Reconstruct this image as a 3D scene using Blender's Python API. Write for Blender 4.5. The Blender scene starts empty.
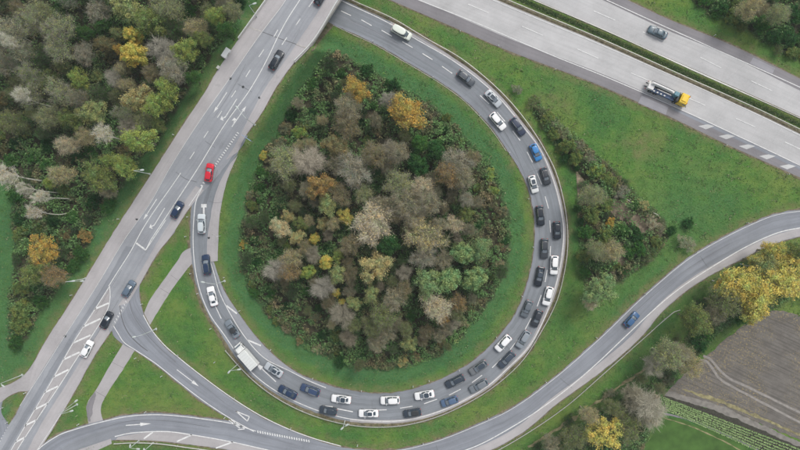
import bpy, math, random
import numpy as np
# ------------------------------------------------------------------ camera, world, sun, exposure
SC = bpy.context.scene
COL = SC.collection
H = 150.0            # drone height over the low ground, metres
S = 0.25             # metres on the low ground for one unit of the survey grid
W0, H0 = 400.0, 225.0
cam = bpy.data.objects.new('camera', bpy.data.cameras.new('camera'))
COL.objects.link(cam)
cam.location = (0, 0, H)
cam.rotation_euler = (0, 0, 0)
cam.data.sensor_fit = 'HORIZONTAL'
cam.data.angle = 2 * math.atan(100.0 / H)
cam.data.clip_end = 30000
cam.data.clip_start = 1
SC.camera = cam
SUN_EL, SUN_AZ = math.radians(52), math.radians(35)       # azimuth clockwise from +Y (up in the picture)
world = bpy.data.worlds.new('World'); SC.world = world; world.use_nodes = True
nt = world.node_tree
sky = nt.nodes.new('ShaderNodeTexSky'); sky.sky_type = 'NISHITA'; sky.sun_disc = False
sky.sun_elevation = SUN_EL; sky.sun_rotation = SUN_AZ
sky.air_density = 1.0; sky.dust_density = 3.0; sky.ozone_density = 1.0
bg = nt.nodes['Background']; bg.inputs['Strength'].default_value = 0.15
hs = nt.nodes.new('ShaderNodeHueSaturation'); hs.inputs['Saturation'].default_value = .30      # thin grey overcast
nt.links.new(sky.outputs[0], hs.inputs['Color']); nt.links.new(hs.outputs[0], bg.inputs[0])
sl = bpy.data.lights.new('sun', 'SUN'); sl.energy = 1.4; sl.angle = math.radians(22); sl.color = (1.0, 0.965, 0.91)
sun = bpy.data.objects.new('sun', sl); COL.objects.link(sun)
sun.rotation_euler = (math.pi / 2 - SUN_EL, 0, -SUN_AZ + math.pi)
SC.view_settings.view_transform = 'Standard'; SC.view_settings.look = 'None'
SC.view_settings.exposure = 0.22; SC.view_settings.gamma = 1.0
SC.view_settings.use_curve_mapping = False
SC.cycles.max_bounces = 6; SC.cycles.diffuse_bounces = 3; SC.cycles.transmission_bounces = 3
SC.cycles.transparent_max_bounces = 4

rng = np.random.default_rng(7)
random.seed(7)

# ------------------------------------------------------------------ helpers
def tag(o, label=None, cat=None, group=None, kind=None):
    if label: o['label'] = label
    if cat: o['category'] = cat
    if group: o['group'] = group
    if kind: o['kind'] = kind
    return o

def link(name, me, mat=None, parent=None):
    o = bpy.data.objects.new(name, me); COL.objects.link(o)
    if mat is not None and me is not None and len(me.materials) == 0: me.materials.append(mat)
    if parent is not None: o.parent = parent
    return o

def empty(name, loc=(0, 0, 0), rz=0.0):
    o = bpy.data.objects.new(name, None); COL.objects.link(o)
    o.location = loc; o.rotation_euler = (0, 0, rz); o.empty_display_size = 0.5
    return o

def npmesh(name, V, F, smooth=False, uv=None):
    """V (n,3) array, F (m,k) array of equal sized faces"""
    V = np.asarray(V, dtype=np.float32); F = np.asarray(F, dtype=np.int32)
    me = bpy.data.meshes.new(name)
    k = F.shape[1]
    me.vertices.add(len(V)); me.vertices.foreach_set('co', V.ravel())
    me.loops.add(F.size); me.loops.foreach_set('vertex_index', F.ravel())
    me.polygons.add(len(F))
    me.polygons.foreach_set('loop_start', np.arange(0, F.size, k, dtype=np.int32))
    me.polygons.foreach_set('use_smooth', np.full(len(F), smooth, dtype=bool))
    if uv is not None:
        l = me.uv_layers.new(name='UVMap')
        l.data.foreach_set('uv', np.asarray(uv, dtype=np.float32)[F.ravel()].ravel())
    me.update(calc_edges=True)
    return me

class MB:
    """collects shapes into ONE mesh"""
    def __init__(s): s.v = []; s.f = []; s.sm = []
    def add(s, V, F, smooth=False):
        b = len(s.v); s.v += [tuple(map(float, p)) for p in V]
        s.f += [tuple(int(b + i) for i in f) for f in F]; s.sm += [smooth] * len(F)
    def box(s, c, d, rz=0.0, bev=0.0):
        x, y, z = d[0] / 2, d[1] / 2, d[2] / 2
        cs, sn = math.cos(rz), math.sin(rz)
        V = []
        if bev <= 0:
            P = [(-x, -y), (x, -y), (x, y), (-x, y)]
        else:
            P = [(-x + bev, -y), (x - bev, -y), (x, -y + bev), (x, y - bev), (x - bev, y), (-x + bev, y), (-x, y - bev), (-x, -y + bev)]
        n = len(P)
        lv = [(-z, 1), (z, 1)] if bev <= 0 else [(-z, 1), (z - bev, 1), (z, max(0.01, 1 - bev / min(x, y)))]
        for (zz, k) in lv:
            for (a, b) in P: V.append((c[0] + (a * cs - b * sn) * k, c[1] + (a * sn + b * cs) * k, c[2] + zz))
        F = [tuple(range(n))[::-1]]
        for l in range(len(lv) - 1):
            for i in range(n): j = (i + 1) % n; F.append((l * n + i, l * n + j, (l + 1) * n + j, (l + 1) * n + i))
        F.append(tuple((len(lv) - 1) * n + i for i in range(n)))
        s.add(V, F)
    def tube(s, pts, rad, n=8, cap=True, smooth=True):
        pts = [np.array(p, float) for p in pts]
        if not hasattr(rad, '__len__'): rad = [rad] * len(pts)
        V = []; F = []
        for i, p in enumerate(pts):
            d = (pts[min(i + 1, len(pts) - 1)] - pts[max(i - 1, 0)]); d /= (np.linalg.norm(d) + 1e-9)
            u = np.cross(d, (0, 0, 1)) if abs(d[2]) < .95 else np.cross(d, (1, 0, 0)); u /= np.linalg.norm(u)
            w = np.cross(d, u)
            for k in range(n):
                a = 2 * math.pi * k / n; V.append(p + (u * math.cos(a) + w * math.sin(a)) * rad[i])
        for i in range(len(pts) - 1):
            for k in range(n): q = (k + 1) % n; F.append((i * n + k, i * n + q, (i + 1) * n + q, (i + 1) * n + k))
        s.add(V, F, smooth)
        if cap: s.add(V[:n], [tuple(range(n))[::-1]]); s.add(V[-n:], [tuple(range(n))])
    def rings(s, R, smooth=True, cap=True):
        n = len(R[0]); V = [p for r in R for p in r]; F = []
        for i in range(len(R) - 1):
            for k in range(n): q = (k + 1) % n; F.append((i * n + k, i * n + q, (i + 1) * n + q, (i + 1) * n + k))
        s.add(V, F, smooth)
        if cap: s.add(R[0], [tuple(range(n))[::-1]]); s.add(R[-1], [tuple(range(n))])
    def mesh(s, name):
        me = bpy.data.meshes.new(name); me.from_pydata(s.v, [], s.f)
        me.polygons.foreach_set('use_smooth', s.sm); me.update(); return me
    def build(s, name, mat, parent=None): return link(name, s.mesh(name), mat, parent)

# ------------------------------------------------------------------ terrain heights on the survey grid (px, py)
LEFT = np.array([(352, -150), (296, -42), (267, 0), (239, 39), (218, 70), (207, 90), (184, 124), (155, 169), (140, 192), (109, 240), (86, 278), (66, 310), (46, 342), (30, 368), (8, 425), (-20, 475), (-60, 540)], float)
RIGHT = np.array([(440, -150), (369, -45), (339, 0), (309, 47), (295, 62), (281, 80), (260, 116), (244, 140), (232, 168), (222, 202), (219, 225), (219, 260), (225, 293), (225, 340), (120, 400), (60, 480), (30, 540)], float)
def sstep(t): t = np.clip(t, 0, 1); return t * t * (3 - 2 * t)
ABUT = np.array((309.0, 48.0)); ABN = np.array((0.326, -0.946))
def north(px, py): return (np.asarray(px) - ABUT[0]) * ABN[0] + (np.asarray(py) - ABUT[1]) * ABN[1]
def zU(px, py):
    """height of the main road: it climbs to the bridge"""
    px = np.asarray(px, float); py = np.asarray(py, float)
    return 6.0 * sstep((292 - (py - (px - 200) * 0.0)) / 225.0)
def zT(px, py):
    px = np.asarray(px, float); py = np.asarray(py, float)
    l = np.interp(py, LEFT[:, 1], LEFT[:, 0]); r = np.interp(py, RIGHT[:, 1], RIGHT[:, 0])
    d = np.maximum(l - px, px - r) * 0.87
    fall = 1 - sstep((d - 1.5) / 30.0)
    cut = 1 - sstep(north(px, py) / 12.0)
    return zU(px, py) * fall * cut
def P(px, py, z, dz=0.0):
    px = np.asarray(px, float); py = np.asarray(py, float); z = np.asarray(z, float)
    k = (H - z) / H
    return np.stack([(px - W0) * S * k, (H0 - py) * S * k, z + dz], -1)
def G(px, py, dz=0.0): return P(px, py, zT(px, py), dz)
def GU(px, py, dz=0.0): return P(px, py, zU(px, py), dz)

def curve(pts, step=3.0, closed=False):
    """Catmull-Rom through pts, resampled to even steps"""
    p = np.array(pts, float)
    if len(p) == 2: q = p
    else:
        e = np.vstack([2 * p[0] - p[1], p, 2 * p[-1] - p[-2]]); out = []
        for i in range(1, len(e) - 2):
            a, b, c, d = e[i - 1], e[i], e[i + 1], e[i + 2]
            n = max(2, int(np.linalg.norm(c - b) / 1.5)); t = np.linspace(0, 1, n, endpoint=False)[:, None]
            # centripetal-like damping keeps uneven spacing from overshooting
            lb = np.linalg.norm(c - b); la = max(np.linalg.norm(b - a), 1e-6); lc = max(np.linalg.norm(d - c), 1e-6)
            m1 = ((c - b) * la / lb + (b - a) * lb / la) / (la + lb) * lb
            m2 = ((d - c) * lb / lc + (c - b) * lc / lb) / (lb + lc) * lb
            out.append((2 * t**3 - 3 * t**2 + 1) * b + (t**3 - 2 * t**2 + t) * m1 + (-2 * t**3 + 3 * t**2) * c + (t**3 - t**2) * m2)
        out.append(p[-1:]); q = np.vstack(out)
    s = np.concatenate([[0], np.cumsum(np.linalg.norm(np.diff(q, axis=0), axis=1))])
    n = max(2, int(s[-1] / step) + 1); t = np.linspace(0, s[-1], n)
    return np.stack([np.interp(t, s, q[:, 0]), np.interp(t, s, q[:, 1])], -1)
def even(c, n):
    s = np.concatenate([[0], np.cumsum(np.linalg.norm(np.diff(c, axis=0), axis=1))]); t = np.linspace(0, s[-1], n)
    return np.stack([np.interp(t, s, c[:, 0]), np.interp(t, s, c[:, 1])], -1)
def normals(c):
    d = np.gradient(c, axis=0); d /= (np.linalg.norm(d, axis=1)[:, None] + 1e-9)
    return np.stack([-d[:, 1], d[:, 0]], -1)         # to the right of travel (y grows downwards)
def offset(c, w): return c + normals(c) * w
def wob(n, amp, corr=3):
    r = rng.normal(size=n + 2 * corr); k = np.ones(corr) / corr
    return np.convolve(r, k, 'same')[corr:corr + n] * amp * math.sqrt(corr)

def sheet(name, A, B, dz, mat, zf=zT, parent=None, cross=2.0, jit=0.0, grow=0.0, kind='structure', step=2.0):
    """surface between two edge curves"""
    A = curve(A, step); B = curve(B, step); n = max(len(A), len(B)); A = even(A, n); B = even(B, n)
    d = B - A; w = np.linalg.norm(d, axis=1)[:, None] + 1e-9
    A = A - d / w * (grow + (wob(n, jit)[:, None] if jit else 0)); B = B + d / w * (grow + (wob(n, jit)[:, None] if jit else 0))
    m = max(2, int(np.max(w) / cross) + 1); t = np.linspace(0, 1, m)[None, :, None]
    g = A[:, None, :] * (1 - t) + B[:, None, :] * t
    z = zf(g[..., 0], g[..., 1]); V = P(g[..., 0], g[..., 1], z, dz).reshape(-1, 3)
    c = (A + B) / 2; s = np.concatenate([[0], np.cumsum(np.linalg.norm(np.diff(c, axis=0), axis=1))]) * S
    uv = np.stack([np.broadcast_to((t[..., 0] - .5) * w * S, (n, m)), np.broadcast_to(s[:, None], (n, m))], -1).reshape(-1, 2)
    i = np.arange(n - 1)[:, None] * m + np.arange(m - 1)[None, :]
    F = np.stack([i, i + m, i + m + 1, i + 1], -1).reshape(-1, 4)
    # faces must look up
    a, b, c3 = V[F[0][0]], V[F[0][1]], V[F[0][2]]
    if np.cross(b - a, c3 - a)[2] < 0: F = F[:, ::-1]
    o = link(name, npmesh(name, V, F, True, uv), mat, parent)
    if kind and parent is None: o['kind'] = kind
    return o

# ------------------------------------------------------------------ materials
def new_mat(name):
    m = bpy.data.materials.new(name); m.use_nodes = True
    return m, m.node_tree.nodes, m.node_tree.links, m.node_tree.nodes['Principled BSDF']
def plain(name, col, rough=.6, metal=0.0, spec=.3, coat=0.0, var=0.0, scale=3.0):
    m, N, L, b = new_mat(name)
    b.inputs['Base Color'].default_value = (*col, 1); b.inputs['Roughness'].default_value = rough
    b.inputs['Metallic'].default_value = metal; b.inputs['Specular IOR Level'].default_value = spec
    b.inputs['Coat Weight'].default_value = coat
    if var > 0:
        tc = N.new('ShaderNodeTexCoord'); n = N.new('ShaderNodeTexNoise'); n.inputs['Scale'].default_value = scale; n.inputs['Detail'].default_value = 6
        r = N.new('ShaderNodeValToRGB'); r.color_ramp.elements[0].position = .3; r.color_ramp.elements[1].position = .7
        r.color_ramp.elements[0].color = (*[c * (1 - var) for c in col], 1); r.color_ramp.elements[1].color = (*[min(1, c * (1 + var)) for c in col], 1)
        L.new(tc.outputs['Object'], n.inputs['Vector']); L.new(n.outputs[0], r.inputs[0]); L.new(r.outputs[0], b.inputs['Base Color'])
    return m
def noise(N, L, vec, scale, detail=5, rough=.6):
    n = N.new('ShaderNodeTexNoise'); n.inputs['Scale'].default_value = scale; n.inputs['Detail'].default_value = detail; n.inputs['Roughness'].default_value = rough
    L.new(vec, n.inputs['Vector']); return n.outputs[0]
def ramp(N, L, fac, stops):
    r = N.new('ShaderNodeValToRGB'); e = r.color_ramp.elements
    e[0].position, e[0].color = stops[0][0], (*stops[0][1], 1); e[1].position, e[1].color = stops[-1][0], (*stops[-1][1], 1)
    for p, c in stops[1:-1]: q = e.new(p); q.color = (*c, 1)
    L.new(fac, r.inputs[0]); return r.outputs[0]
def mixc(N, L, fac, a, b, mode='MIX'):
    m = N.new('ShaderNodeMix'); m.data_type = 'RGBA'; m.blend_type = mode
    for sock, v in ((m.inputs[0], fac), (m.inputs[6], a), (m.inputs[7], b)):
        if isinstance(v, (int, float)): sock.default_value = v
        elif isinstance(v, tuple): sock.default_value = (*v, 1)
        else: L.new(v, sock)
    return m.outputs[2]
def maprange(N, L, v, a, b, c=0.0, d=1.0):
    m = N.new('ShaderNodeMapRange'); L.new(v, m.inputs[0])
    for i, x in enumerate((a, b, c, d)): m.inputs[i + 1].default_value = x
    return m.outputs[0]
def bump(N, L, b, h, strength=.4, dist=.05):
    n = N.new('ShaderNodeBump'); n.inputs['Strength'].default_value = strength; n.inputs['Distance'].default_value = dist
    L.new(h, n.inputs['Height']); L.new(n.outputs[0], b.inputs['Normal'])
def stretch(N, L, vec, sx, sy):
    m = N.new('ShaderNodeMapping'); m.inputs['Scale'].default_value = (sx, sy, 1); L.new(vec, m.inputs[0]); return m.outputs[0]

def asphalt(name, col, streak=.12, joints=0.0, crack=.13):
    m, N, L, b = new_mat(name)
    tc = N.new('ShaderNodeTexCoord'); ob = tc.outputs['Object']; uv = tc.outputs['UV']
    lo = tuple(c * .80 for c in col); hi = tuple(c * 1.16 for c in col)
    c1 = ramp(N, L, noise(N, L, ob, .12, 7, .62), [(.32, lo), (.68, hi)])
    fine = noise(N, L, ob, 2.6, 6, .8)
    c2 = mixc(N, L, maprange(N, L, fine, .25, .75, 0, .5), c1, tuple(c * 1.3 for c in col))
    sn = noise(N, L, stretch(N, L, uv, 1.1, .03), 1.0, 5, .65)
    c3 = mixc(N, L, maprange(N, L, sn, .42, .75, 0, streak * 4), c2, tuple(c * .62 for c in col))
    sp = noise(N, L, ob, .55, 3, .5)                    # oil spots and repairs
    c4 = mixc(N, L, maprange(N, L, sp, .68, .74, 0, .22), c3, tuple(c * .55 for c in col))
    # thin wandering cracks
    v = N.new('ShaderNodeTexVoronoi'); v.feature = 'DISTANCE_TO_EDGE'; v.inputs['Scale'].default_value = .085
    wv = mixc(N, L, .06, ob, N_col(N, L, ob)); L.new(wv, v.inputs['Vector'])
    c5 = mixc(N, L, maprange(N, L, v.outputs[0], 0, .004, crack, 0), c4, tuple(c * .45 for c in col))
    if joints:
        br = N.new('ShaderNodeTexBrick'); br.offset = 0; br.inputs['Scale'].default_value = 1
        br.inputs['Brick Width'].default_value = 4.3; br.inputs['Row Height'].default_value = 5.0; br.inputs['Mortar Size'].default_value = .05
        br.inputs['Color1'].default_value = (1, 1, 1, 1); br.inputs['Color2'].default_value = (.90, .90, .90, 1); br.inputs['Mortar'].default_value = (.62, .62, .62, 1)
        L.new(uv, br.inputs['Vector']); c5 = mixc(N, L, joints, c5, br.outputs['Color'], 'MULTIPLY')
    L.new(c5, b.inputs['Base Color']); b.inputs['Roughness'].default_value = .85; b.inputs['Specular IOR Level'].default_value = .25
    bump(N, L, b, fine, .3, .02)
    return m
def N_col(N, L, vec):
    n = N.new('ShaderNodeTexNoise'); n.inputs['Scale'].default_value = .35; n.inputs['Detail'].default_value = 4; L.new(vec, n.inputs['Vector']); return n.outputs['Color']

def grass_mat():
    m, N, L, b = new_mat('meadow_grass')
    tc = N.new('ShaderNodeTexCoord'); ob = tc.outputs['Object']
    at = N.new('ShaderNodeAttribute'); at.attribute_name = 'zone'
    sp = N.new('ShaderNodeSeparateColor'); L.new(at.outputs['Color'], sp.inputs[0])
    big = noise(N, L, ob, .055, 7, .68); mid = noise(N, L, ob, .42, 8, .72); fine = noise(N, L, ob, 2.4, 5, .8)
    cz = N.new('ShaderNodeMath'); cz.operation = 'MAXIMUM'; L.new(sp.outputs[2], cz.inputs[0]); L.new(maprange(N, L, noise(N, L, ob, .022, 4, .6), .46, .62, 0, .5), cz.inputs[1])
    base = ramp(N, L, big, [(.40, (.052, .175, .038)), (.5, (.092, .220, .036)), (.60, (.170, .250, .050))])
    cool = ramp(N, L, big, [(.34, (.046, .160, .060)), (.66, (.066, .198, .062))])
    c = mixc(N, L, cz.outputs[0], base, cool)
    c = mixc(N, L, maprange(N, L, mid, .46, .64, 0, .6), c, (.040, .115, .028))
    olive = ramp(N, L, mid, [(.3, (.15, .15, .058)), (.7, (.26, .22, .11))])
    yf = N.new('ShaderNodeMath'); yf.operation = 'MULTIPLY'; L.new(sp.outputs[1], yf.inputs[0]); L.new(maprange(N, L, mid, .35, .62, .15, 1), yf.inputs[1])
    c = mixc(N, L, yf.outputs[0], c, olive)
    dry = noise(N, L, ob, .16, 9, .75)
    c = mixc(N, L, maprange(N, L, dry, .60, .72, 0, .42), c, (.22, .195, .085))
    c = mixc(N, L, maprange(N, L, fine, .40, .75, 0, .6), c, (.19, .25, .10))
    fl = noise(N, L, ob, 3.1, 2, .5)
    c = mixc(N, L, maprange(N, L, fl, .76, .80, 0, .7), c, (.33, .31, .22))
    soil = ramp(N, L, mid, [(.3, (.040, .046, .026)), (.55, (.080, .072, .045)), (.75, (.15, .125, .09))])
    c = mixc(N, L, sp.outputs[0], c, soil)
    L.new(c, b.inputs['Base Color']); b.inputs['Roughness'].default_value = .95; b.inputs['Specular IOR Level'].default_value = .1
    add = N.new('ShaderNodeMath'); add.operation = 'ADD'; L.new(mid, add.inputs[0]); L.new(fine, add.inputs[1])
    bump(N, L, b, add.outputs[0], .9, .35)
    return m

def leaf_mat():
    """leaf colour comes from each crown's own object colour, leaf by leaf variation"""
    m, N, L, b = new_mat('leaves')
    oi = N.new('ShaderNodeObjectInfo'); ge = N.new('ShaderNodeNewGeometry'); tc = N.new('ShaderNodeTexCoord')
    v = maprange(N, L, ge.outputs['Random Per Island'], 0, 1, .66, 1.36)
    sc = N.new('ShaderNodeVectorMath'); sc.operation = 'SCALE'; L.new(oi.outputs['Color'], sc.inputs[0]); L.new(v, sc.inputs['Scale'])
    n = noise(N, L, tc.outputs['Object'], .6, 3, .5)
    warm = mixc(N, L, 1.0, sc.outputs[0], (1.16, 1.03, .80), 'MULTIPLY'); cool = mixc(N, L, 1.0, sc.outputs[0], (.78, 1.02, .90), 'MULTIPLY')
    c = mixc(N, L, maprange(N, L, n, .38, .62), cool, warm)
    L.new(c, b.inputs['Base Color']); b.inputs['Roughness'].default_value = .7; b.inputs['Specular IOR Level'].default_value = .12
    tr = N.new('ShaderNodeBsdfTranslucent'); L.new(c, tr.inputs[0]); mx = N.new('ShaderNodeMixShader'); mx.inputs[0].default_value = .42
    out = N['Material Output']; L.new(b.outputs[0], mx.inputs[1]); L.new(tr.outputs[0], mx.inputs[2]); L.new(mx.outputs[0], out.inputs[0])
    return m
def under_mat():
    m, N, L, b = new_mat('undergrowth_leaves')
    ge = N.new('ShaderNodeNewGeometry'); tc = N.new('ShaderNodeTexCoord')
    n = noise(N, L, tc.outputs['Object'], .22, 6, .65)
    c = ramp(N, L, n, [(.30, (.21, .155, .080)), (.42, (.115, .125, .052)), (.52, (.072, .155, .045)), (.62, (.110, .21, .055)), (.72, (.21, .23, .08))])
    h = N.new('ShaderNodeHueSaturation'); h.inputs['Saturation'].default_value = .95; L.new(c, h.inputs['Color']); L.new(maprange(N, L, ge.outputs['Random Per Island'], 0, 1, .5, 1.75), h.inputs['Value'])
    L.new(h.outputs[0], b.inputs['Base Color']); b.inputs['Roughness'].default_value = .6; b.inputs['Specular IOR Level'].default_value = .2
    return m
def objcol(name, rough=.4, coat=0.0, metal=0.0, spec=.5, dirt=.15):
    m, N, L, b = new_mat(name)
    oi = N.new('ShaderNodeObjectInfo'); tc = N.new('ShaderNodeTexCoord')
    n = noise(N, L, tc.outputs['Object'], 2.5, 5, .6)
    c = mixc(N, L, maprange(N, L, n, .45, .8, 0, dirt), oi.outputs['Color'], (.22, .2, .18))
    L.new(c, b.inputs['Base Color']); b.inputs['Roughness'].default_value = rough; b.inputs['Coat Weight'].default_value = coat
    b.inputs['Coat Roughness'].default_value = .08; b.inputs['Metallic'].default_value = metal; b.inputs['Specular IOR Level'].default_value = spec
    return m
def soil_mat():
    m, N, L, b = new_mat('plough_soil')
    tc = N.new('ShaderNodeTexCoord'); ob = tc.outputs['Object']
    c = ramp(N, L, noise(N, L, ob, .35, 8, .7), [(.3, (.128, .116, .104)), (.7, (.195, .180, .163))])
    ro = N.new('ShaderNodeMapping'); ro.inputs['Rotation'].default_value = (0, 0, math.radians(25)); L.new(ob, ro.inputs[0]); rot = N.new('ShaderNodeMapping'); rot.inputs['Scale'].default_value = (.10, 2.4, 1); L.new(ro.outputs[0], rot.inputs[0])
    c = mixc(N, L, maprange(N, L, noise(N, L, rot.outputs[0], 1, 4, .6), .45, .7, 0, .8), c, (.085, .078, .070))
    a = noise(N, L, ob, .11, 3, .5); q = noise(N, L, ob, 2.2, 5, .75)
    mu = N.new('ShaderNodeMath'); mu.operation = 'MULTIPLY'; L.new(maprange(N, L, a, .40, .55), mu.inputs[0]); L.new(maprange(N, L, q, .54, .61, 0, .8), mu.inputs[1])
    c = mixc(N, L, mu.outputs[0], c, (.34, .27, .13))
    L.new(c, b.inputs['Base Color']); b.inputs['Roughness'].default_value = .95; b.inputs['Specular IOR Level'].default_value = .1
    bump(N, L, b, q, .8, .15)
    return m
def paintmark():
    m, N, L, b = new_mat('road_paint')
    tc = N.new('ShaderNodeTexCoord'); n = noise(N, L, tc.outputs['Object'], 1.6, 7, .75)
    c = ramp(N, L, n, [(.3, (.44, .44, .44)), (.5, (.68, .68, .67)), (.8, (.78, .78, .77))])
    L.new(c, b.inputs['Base Color']); b.inputs['Roughness'].default_value = .7; return m

M = dict(
    grass=grass_mat(), leaf=leaf_mat(), under=under_mat(), soil=soil_mat(), mark=paintmark(),
    asph=asphalt('overpass_asphalt', (.292, .302, .324)), ramp=asphalt('ramp_asphalt', (.218, .234, .255), streak=.2),
    conn=asphalt('slip_asphalt', (.236, .249, .277), streak=.2), dark=asphalt('resurfaced_asphalt', (.225, .236, .258)),
    pink=asphalt('shoulder_paving', (.385, .366, .370), streak=.08), path=asphalt('path_paving', (.355, .338, .340), streak=.05),
    conc=asphalt('motorway_concrete', (.435, .430, .430), streak=.07, joints=.22, crack=.06), shoul=asphalt('motorway_shoulder', (.215, .205, .215)),
    paleblock=asphalt('pale_block_paving', (.50, .50, .495)), patch=asphalt('shoulder_patch', (.285, .28, .30)), gravel=plain('verge_gravel', (.17, .145, .095), .95, var=.45, scale=1.3),
    concrete=plain('concrete', (.42, .40, .38), .85, var=.15, scale=1.0), steel=plain('galvanised_steel', (.52, .51, .48), .55, metal=.3, var=.12, scale=2),
    white=plain('white_enamel', (.62, .64, .62), .5, var=.05), lampm=plain('grey_lamp_paint', (.46, .50, .48), .5), black=plain('black_rubber', (.02, .02, .022), .7), darkm=plain('dark_metal', (.045, .048, .052), .5, metal=.3),
    glass=plain('car_glass', (.034, .050, .070), .08, spec=.6, coat=.5), screen=plain('car_windscreen_sky_sheen', (.15, .18, .21), .12, spec=.8, coat=.6), lampglass=plain('clear_lens', (.72, .74, .76), .1, spec=.8, coat=.6), red=plain('red_lens', (.5, .02, .015), .2, coat=.5),  # windscreen base paler than the other glass: sky reflection painted into its colour
    rim=plain('wheel_rim', (.42, .43, .44), .35, metal=.7), paint=objcol('car_paint', .30, .45, 0, .4, .02), wood=objcol('bark', .9, 0, 0, .1, .3),
    blue=plain('blue_sheet', (.05, .17, .42), .5), asphline=plain('tar_seam', (.12, .12, .125), .8), ditch=plain('dry_ditch_grass', (.24, .215, .115), .95, var=.45, scale=.9),
    crop=plain('crop_earth', (.05, .047, .036), .95, var=.35, scale=2), lawn=plain('sown_grass', (.060, .125, .026), .95, var=.28, scale=.35), brownv=plain('bare_verge', (.150, .130, .080), .95, var=.5, scale=.8), drygr=plain('dry_scrub_ground', (.22, .175, .125), .95, var=.5, scale=1.0), bare=plain('bare_track', (.215, .20, .18), .95, var=.25, scale=.8), track=plain('wheel_track', (.265, .245, .225), .95, var=.2, scale=1.2))

# ------------------------------------------------------------------ road geometry on the survey grid
MAIN_L = [(352, -150), (296, -42), (267, 0), (239, 39), (218, 70), (207, 89), (184, 124), (155, 169), (140, 192), (109, 240), (86, 278), (66, 310), (46, 341), (36, 360), (28, 391), (10, 424), (-20, 478), (-60, 540)]
MAIN_R = [(440, -150), (369, -45), (339, 0), (309, 47), (295, 62), (281, 80), (262, 112), (243, 140), (224, 168), (205, 190), (189, 209), (169, 239), (160, 250), (148, 270), (140, 284), (126, 308), (110, 333), (92, 360), (78, 386), (64, 410), (52, 430), (38, 450), (10, 498), (-14, 540)]
LOOP_OUT = [(240, -62), (300, -25), (342, -1), (391, 22), (424, 39), (454, 58.5), (476, 74), (500, 95.5), (521, 121), (541, 147), (551.5, 170), (558.5, 190), (563, 210), (566, 230), (564.5, 250), (560.5, 274), (554.5, 296), (545, 318), (529.5, 348), (510, 368), (489, 387.5), (468, 400), (438, 414), (400, 422.5), (380, 423), (350, 421.5), (320, 413.5), (290, 401.5), (266, 387.5), (250, 374), (239, 362), (223, 337), (208.5, 314.5), (198, 290), (192, 260), (190.5, 240), (190.5, 222), (191.5, 208), (196, 192), (208, 172), (226, 148), (240, 130)]
LOOP_IN = [(222, -34), (290, 2), (332, 24), (350, 32), (376, 44), (400, 58), (424, 72), (452, 90), (466, 101), (481, 116), (494, 131), (507, 150), (519, 168), (528, 188), (533, 208), (535, 230), (534, 250), (530, 272), (523, 296), (512, 319), (506, 327), (490, 346), (470, 363), (440, 379.5), (420, 387), (400, 392), (370, 393), (344, 389), (320, 382), (296, 372), (276, 357), (260, 341), (247, 326), (238, 312), (226, 294), (219, 278), (214, 266), (211, 252), (212, 225), (216, 202), (224, 178), (234, 160), (248, 136)]
CONN_T = [(140, 283), (139.5, 292), (142, 308), (150, 327), (164, 346), (180, 359.5), (204, 378.5), (230, 397.5), (262, 417.5), (290, 430), (310, 438), (341, 447), (366, 450)]
CONN_B = [(112, 330), (113, 334.5), (123, 344), (134, 350), (154, 363.5), (176, 381), (200, 400), (228, 418), (256, 433), (285, 443), (310, 448), (341, 452), (366, 456)]
BOT_T = [(36, 451), (46, 442), (60, 433.5), (80, 426.5), (104, 420), (130, 414.5), (160, 413), (180, 414.5), (210, 418), (230, 421), (256, 429), (300, 440), (341, 447.5), (366, 450), (400, 449), (437, 440), (475, 425), (508, 409.5), (551, 379.5), (598, 338.5), (648, 291), (695, 253), (722, 237.5), (748, 224.5), (776, 213.5), (801, 209.5), (850, 206), (960, 204)]
BOT_B = [(38, 482), (52, 466), (72, 452), (92, 444.5), (114, 440), (140, 440), (160, 441), (180, 443), (220, 448.5), (266, 458), (330, 468), (400, 470), (450, 464), (493, 449), (526, 430), (553, 407), (602, 371), (640, 338), (664, 310), (705, 278.5), (722, 269), (741, 259.5), (771, 245), (801, 236), (850, 230), (960, 226)]
MW1_B = [(150, -118), (300, -42), (388, -1), (410, 8.5), (460, 30), (498, 46.5), (601, 86), (665, 114.5), (726, 144), (801, 178), (960, 256)]
MW1_T = [(230, -128), (380, -54), (497, 0), (600, 43), (720, 97), (756, 113), (801, 134.5), (960, 212)]
MW2_B = [(260, -130), (400, -62), (531, -2), (600, 28), (700, 72), (791, 113), (960, 193)]
MW2_T = [(350, -140), (500, -62), (625, -1), (663, 17), (733, 46), (801, 79.5), (960, 157)]
SIDE_T = [(64, 315), (46, 341), (34, 362), (26, 373), (13, 382.5), (0, 387.5), (-40, 395), (-120, 404)]
SIDE_B = [(44, 372), (40, 380), (30, 390.5), (20, 391.5), (10, 395.5), (0, 403), (-40, 418), (-120, 430)]

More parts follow.
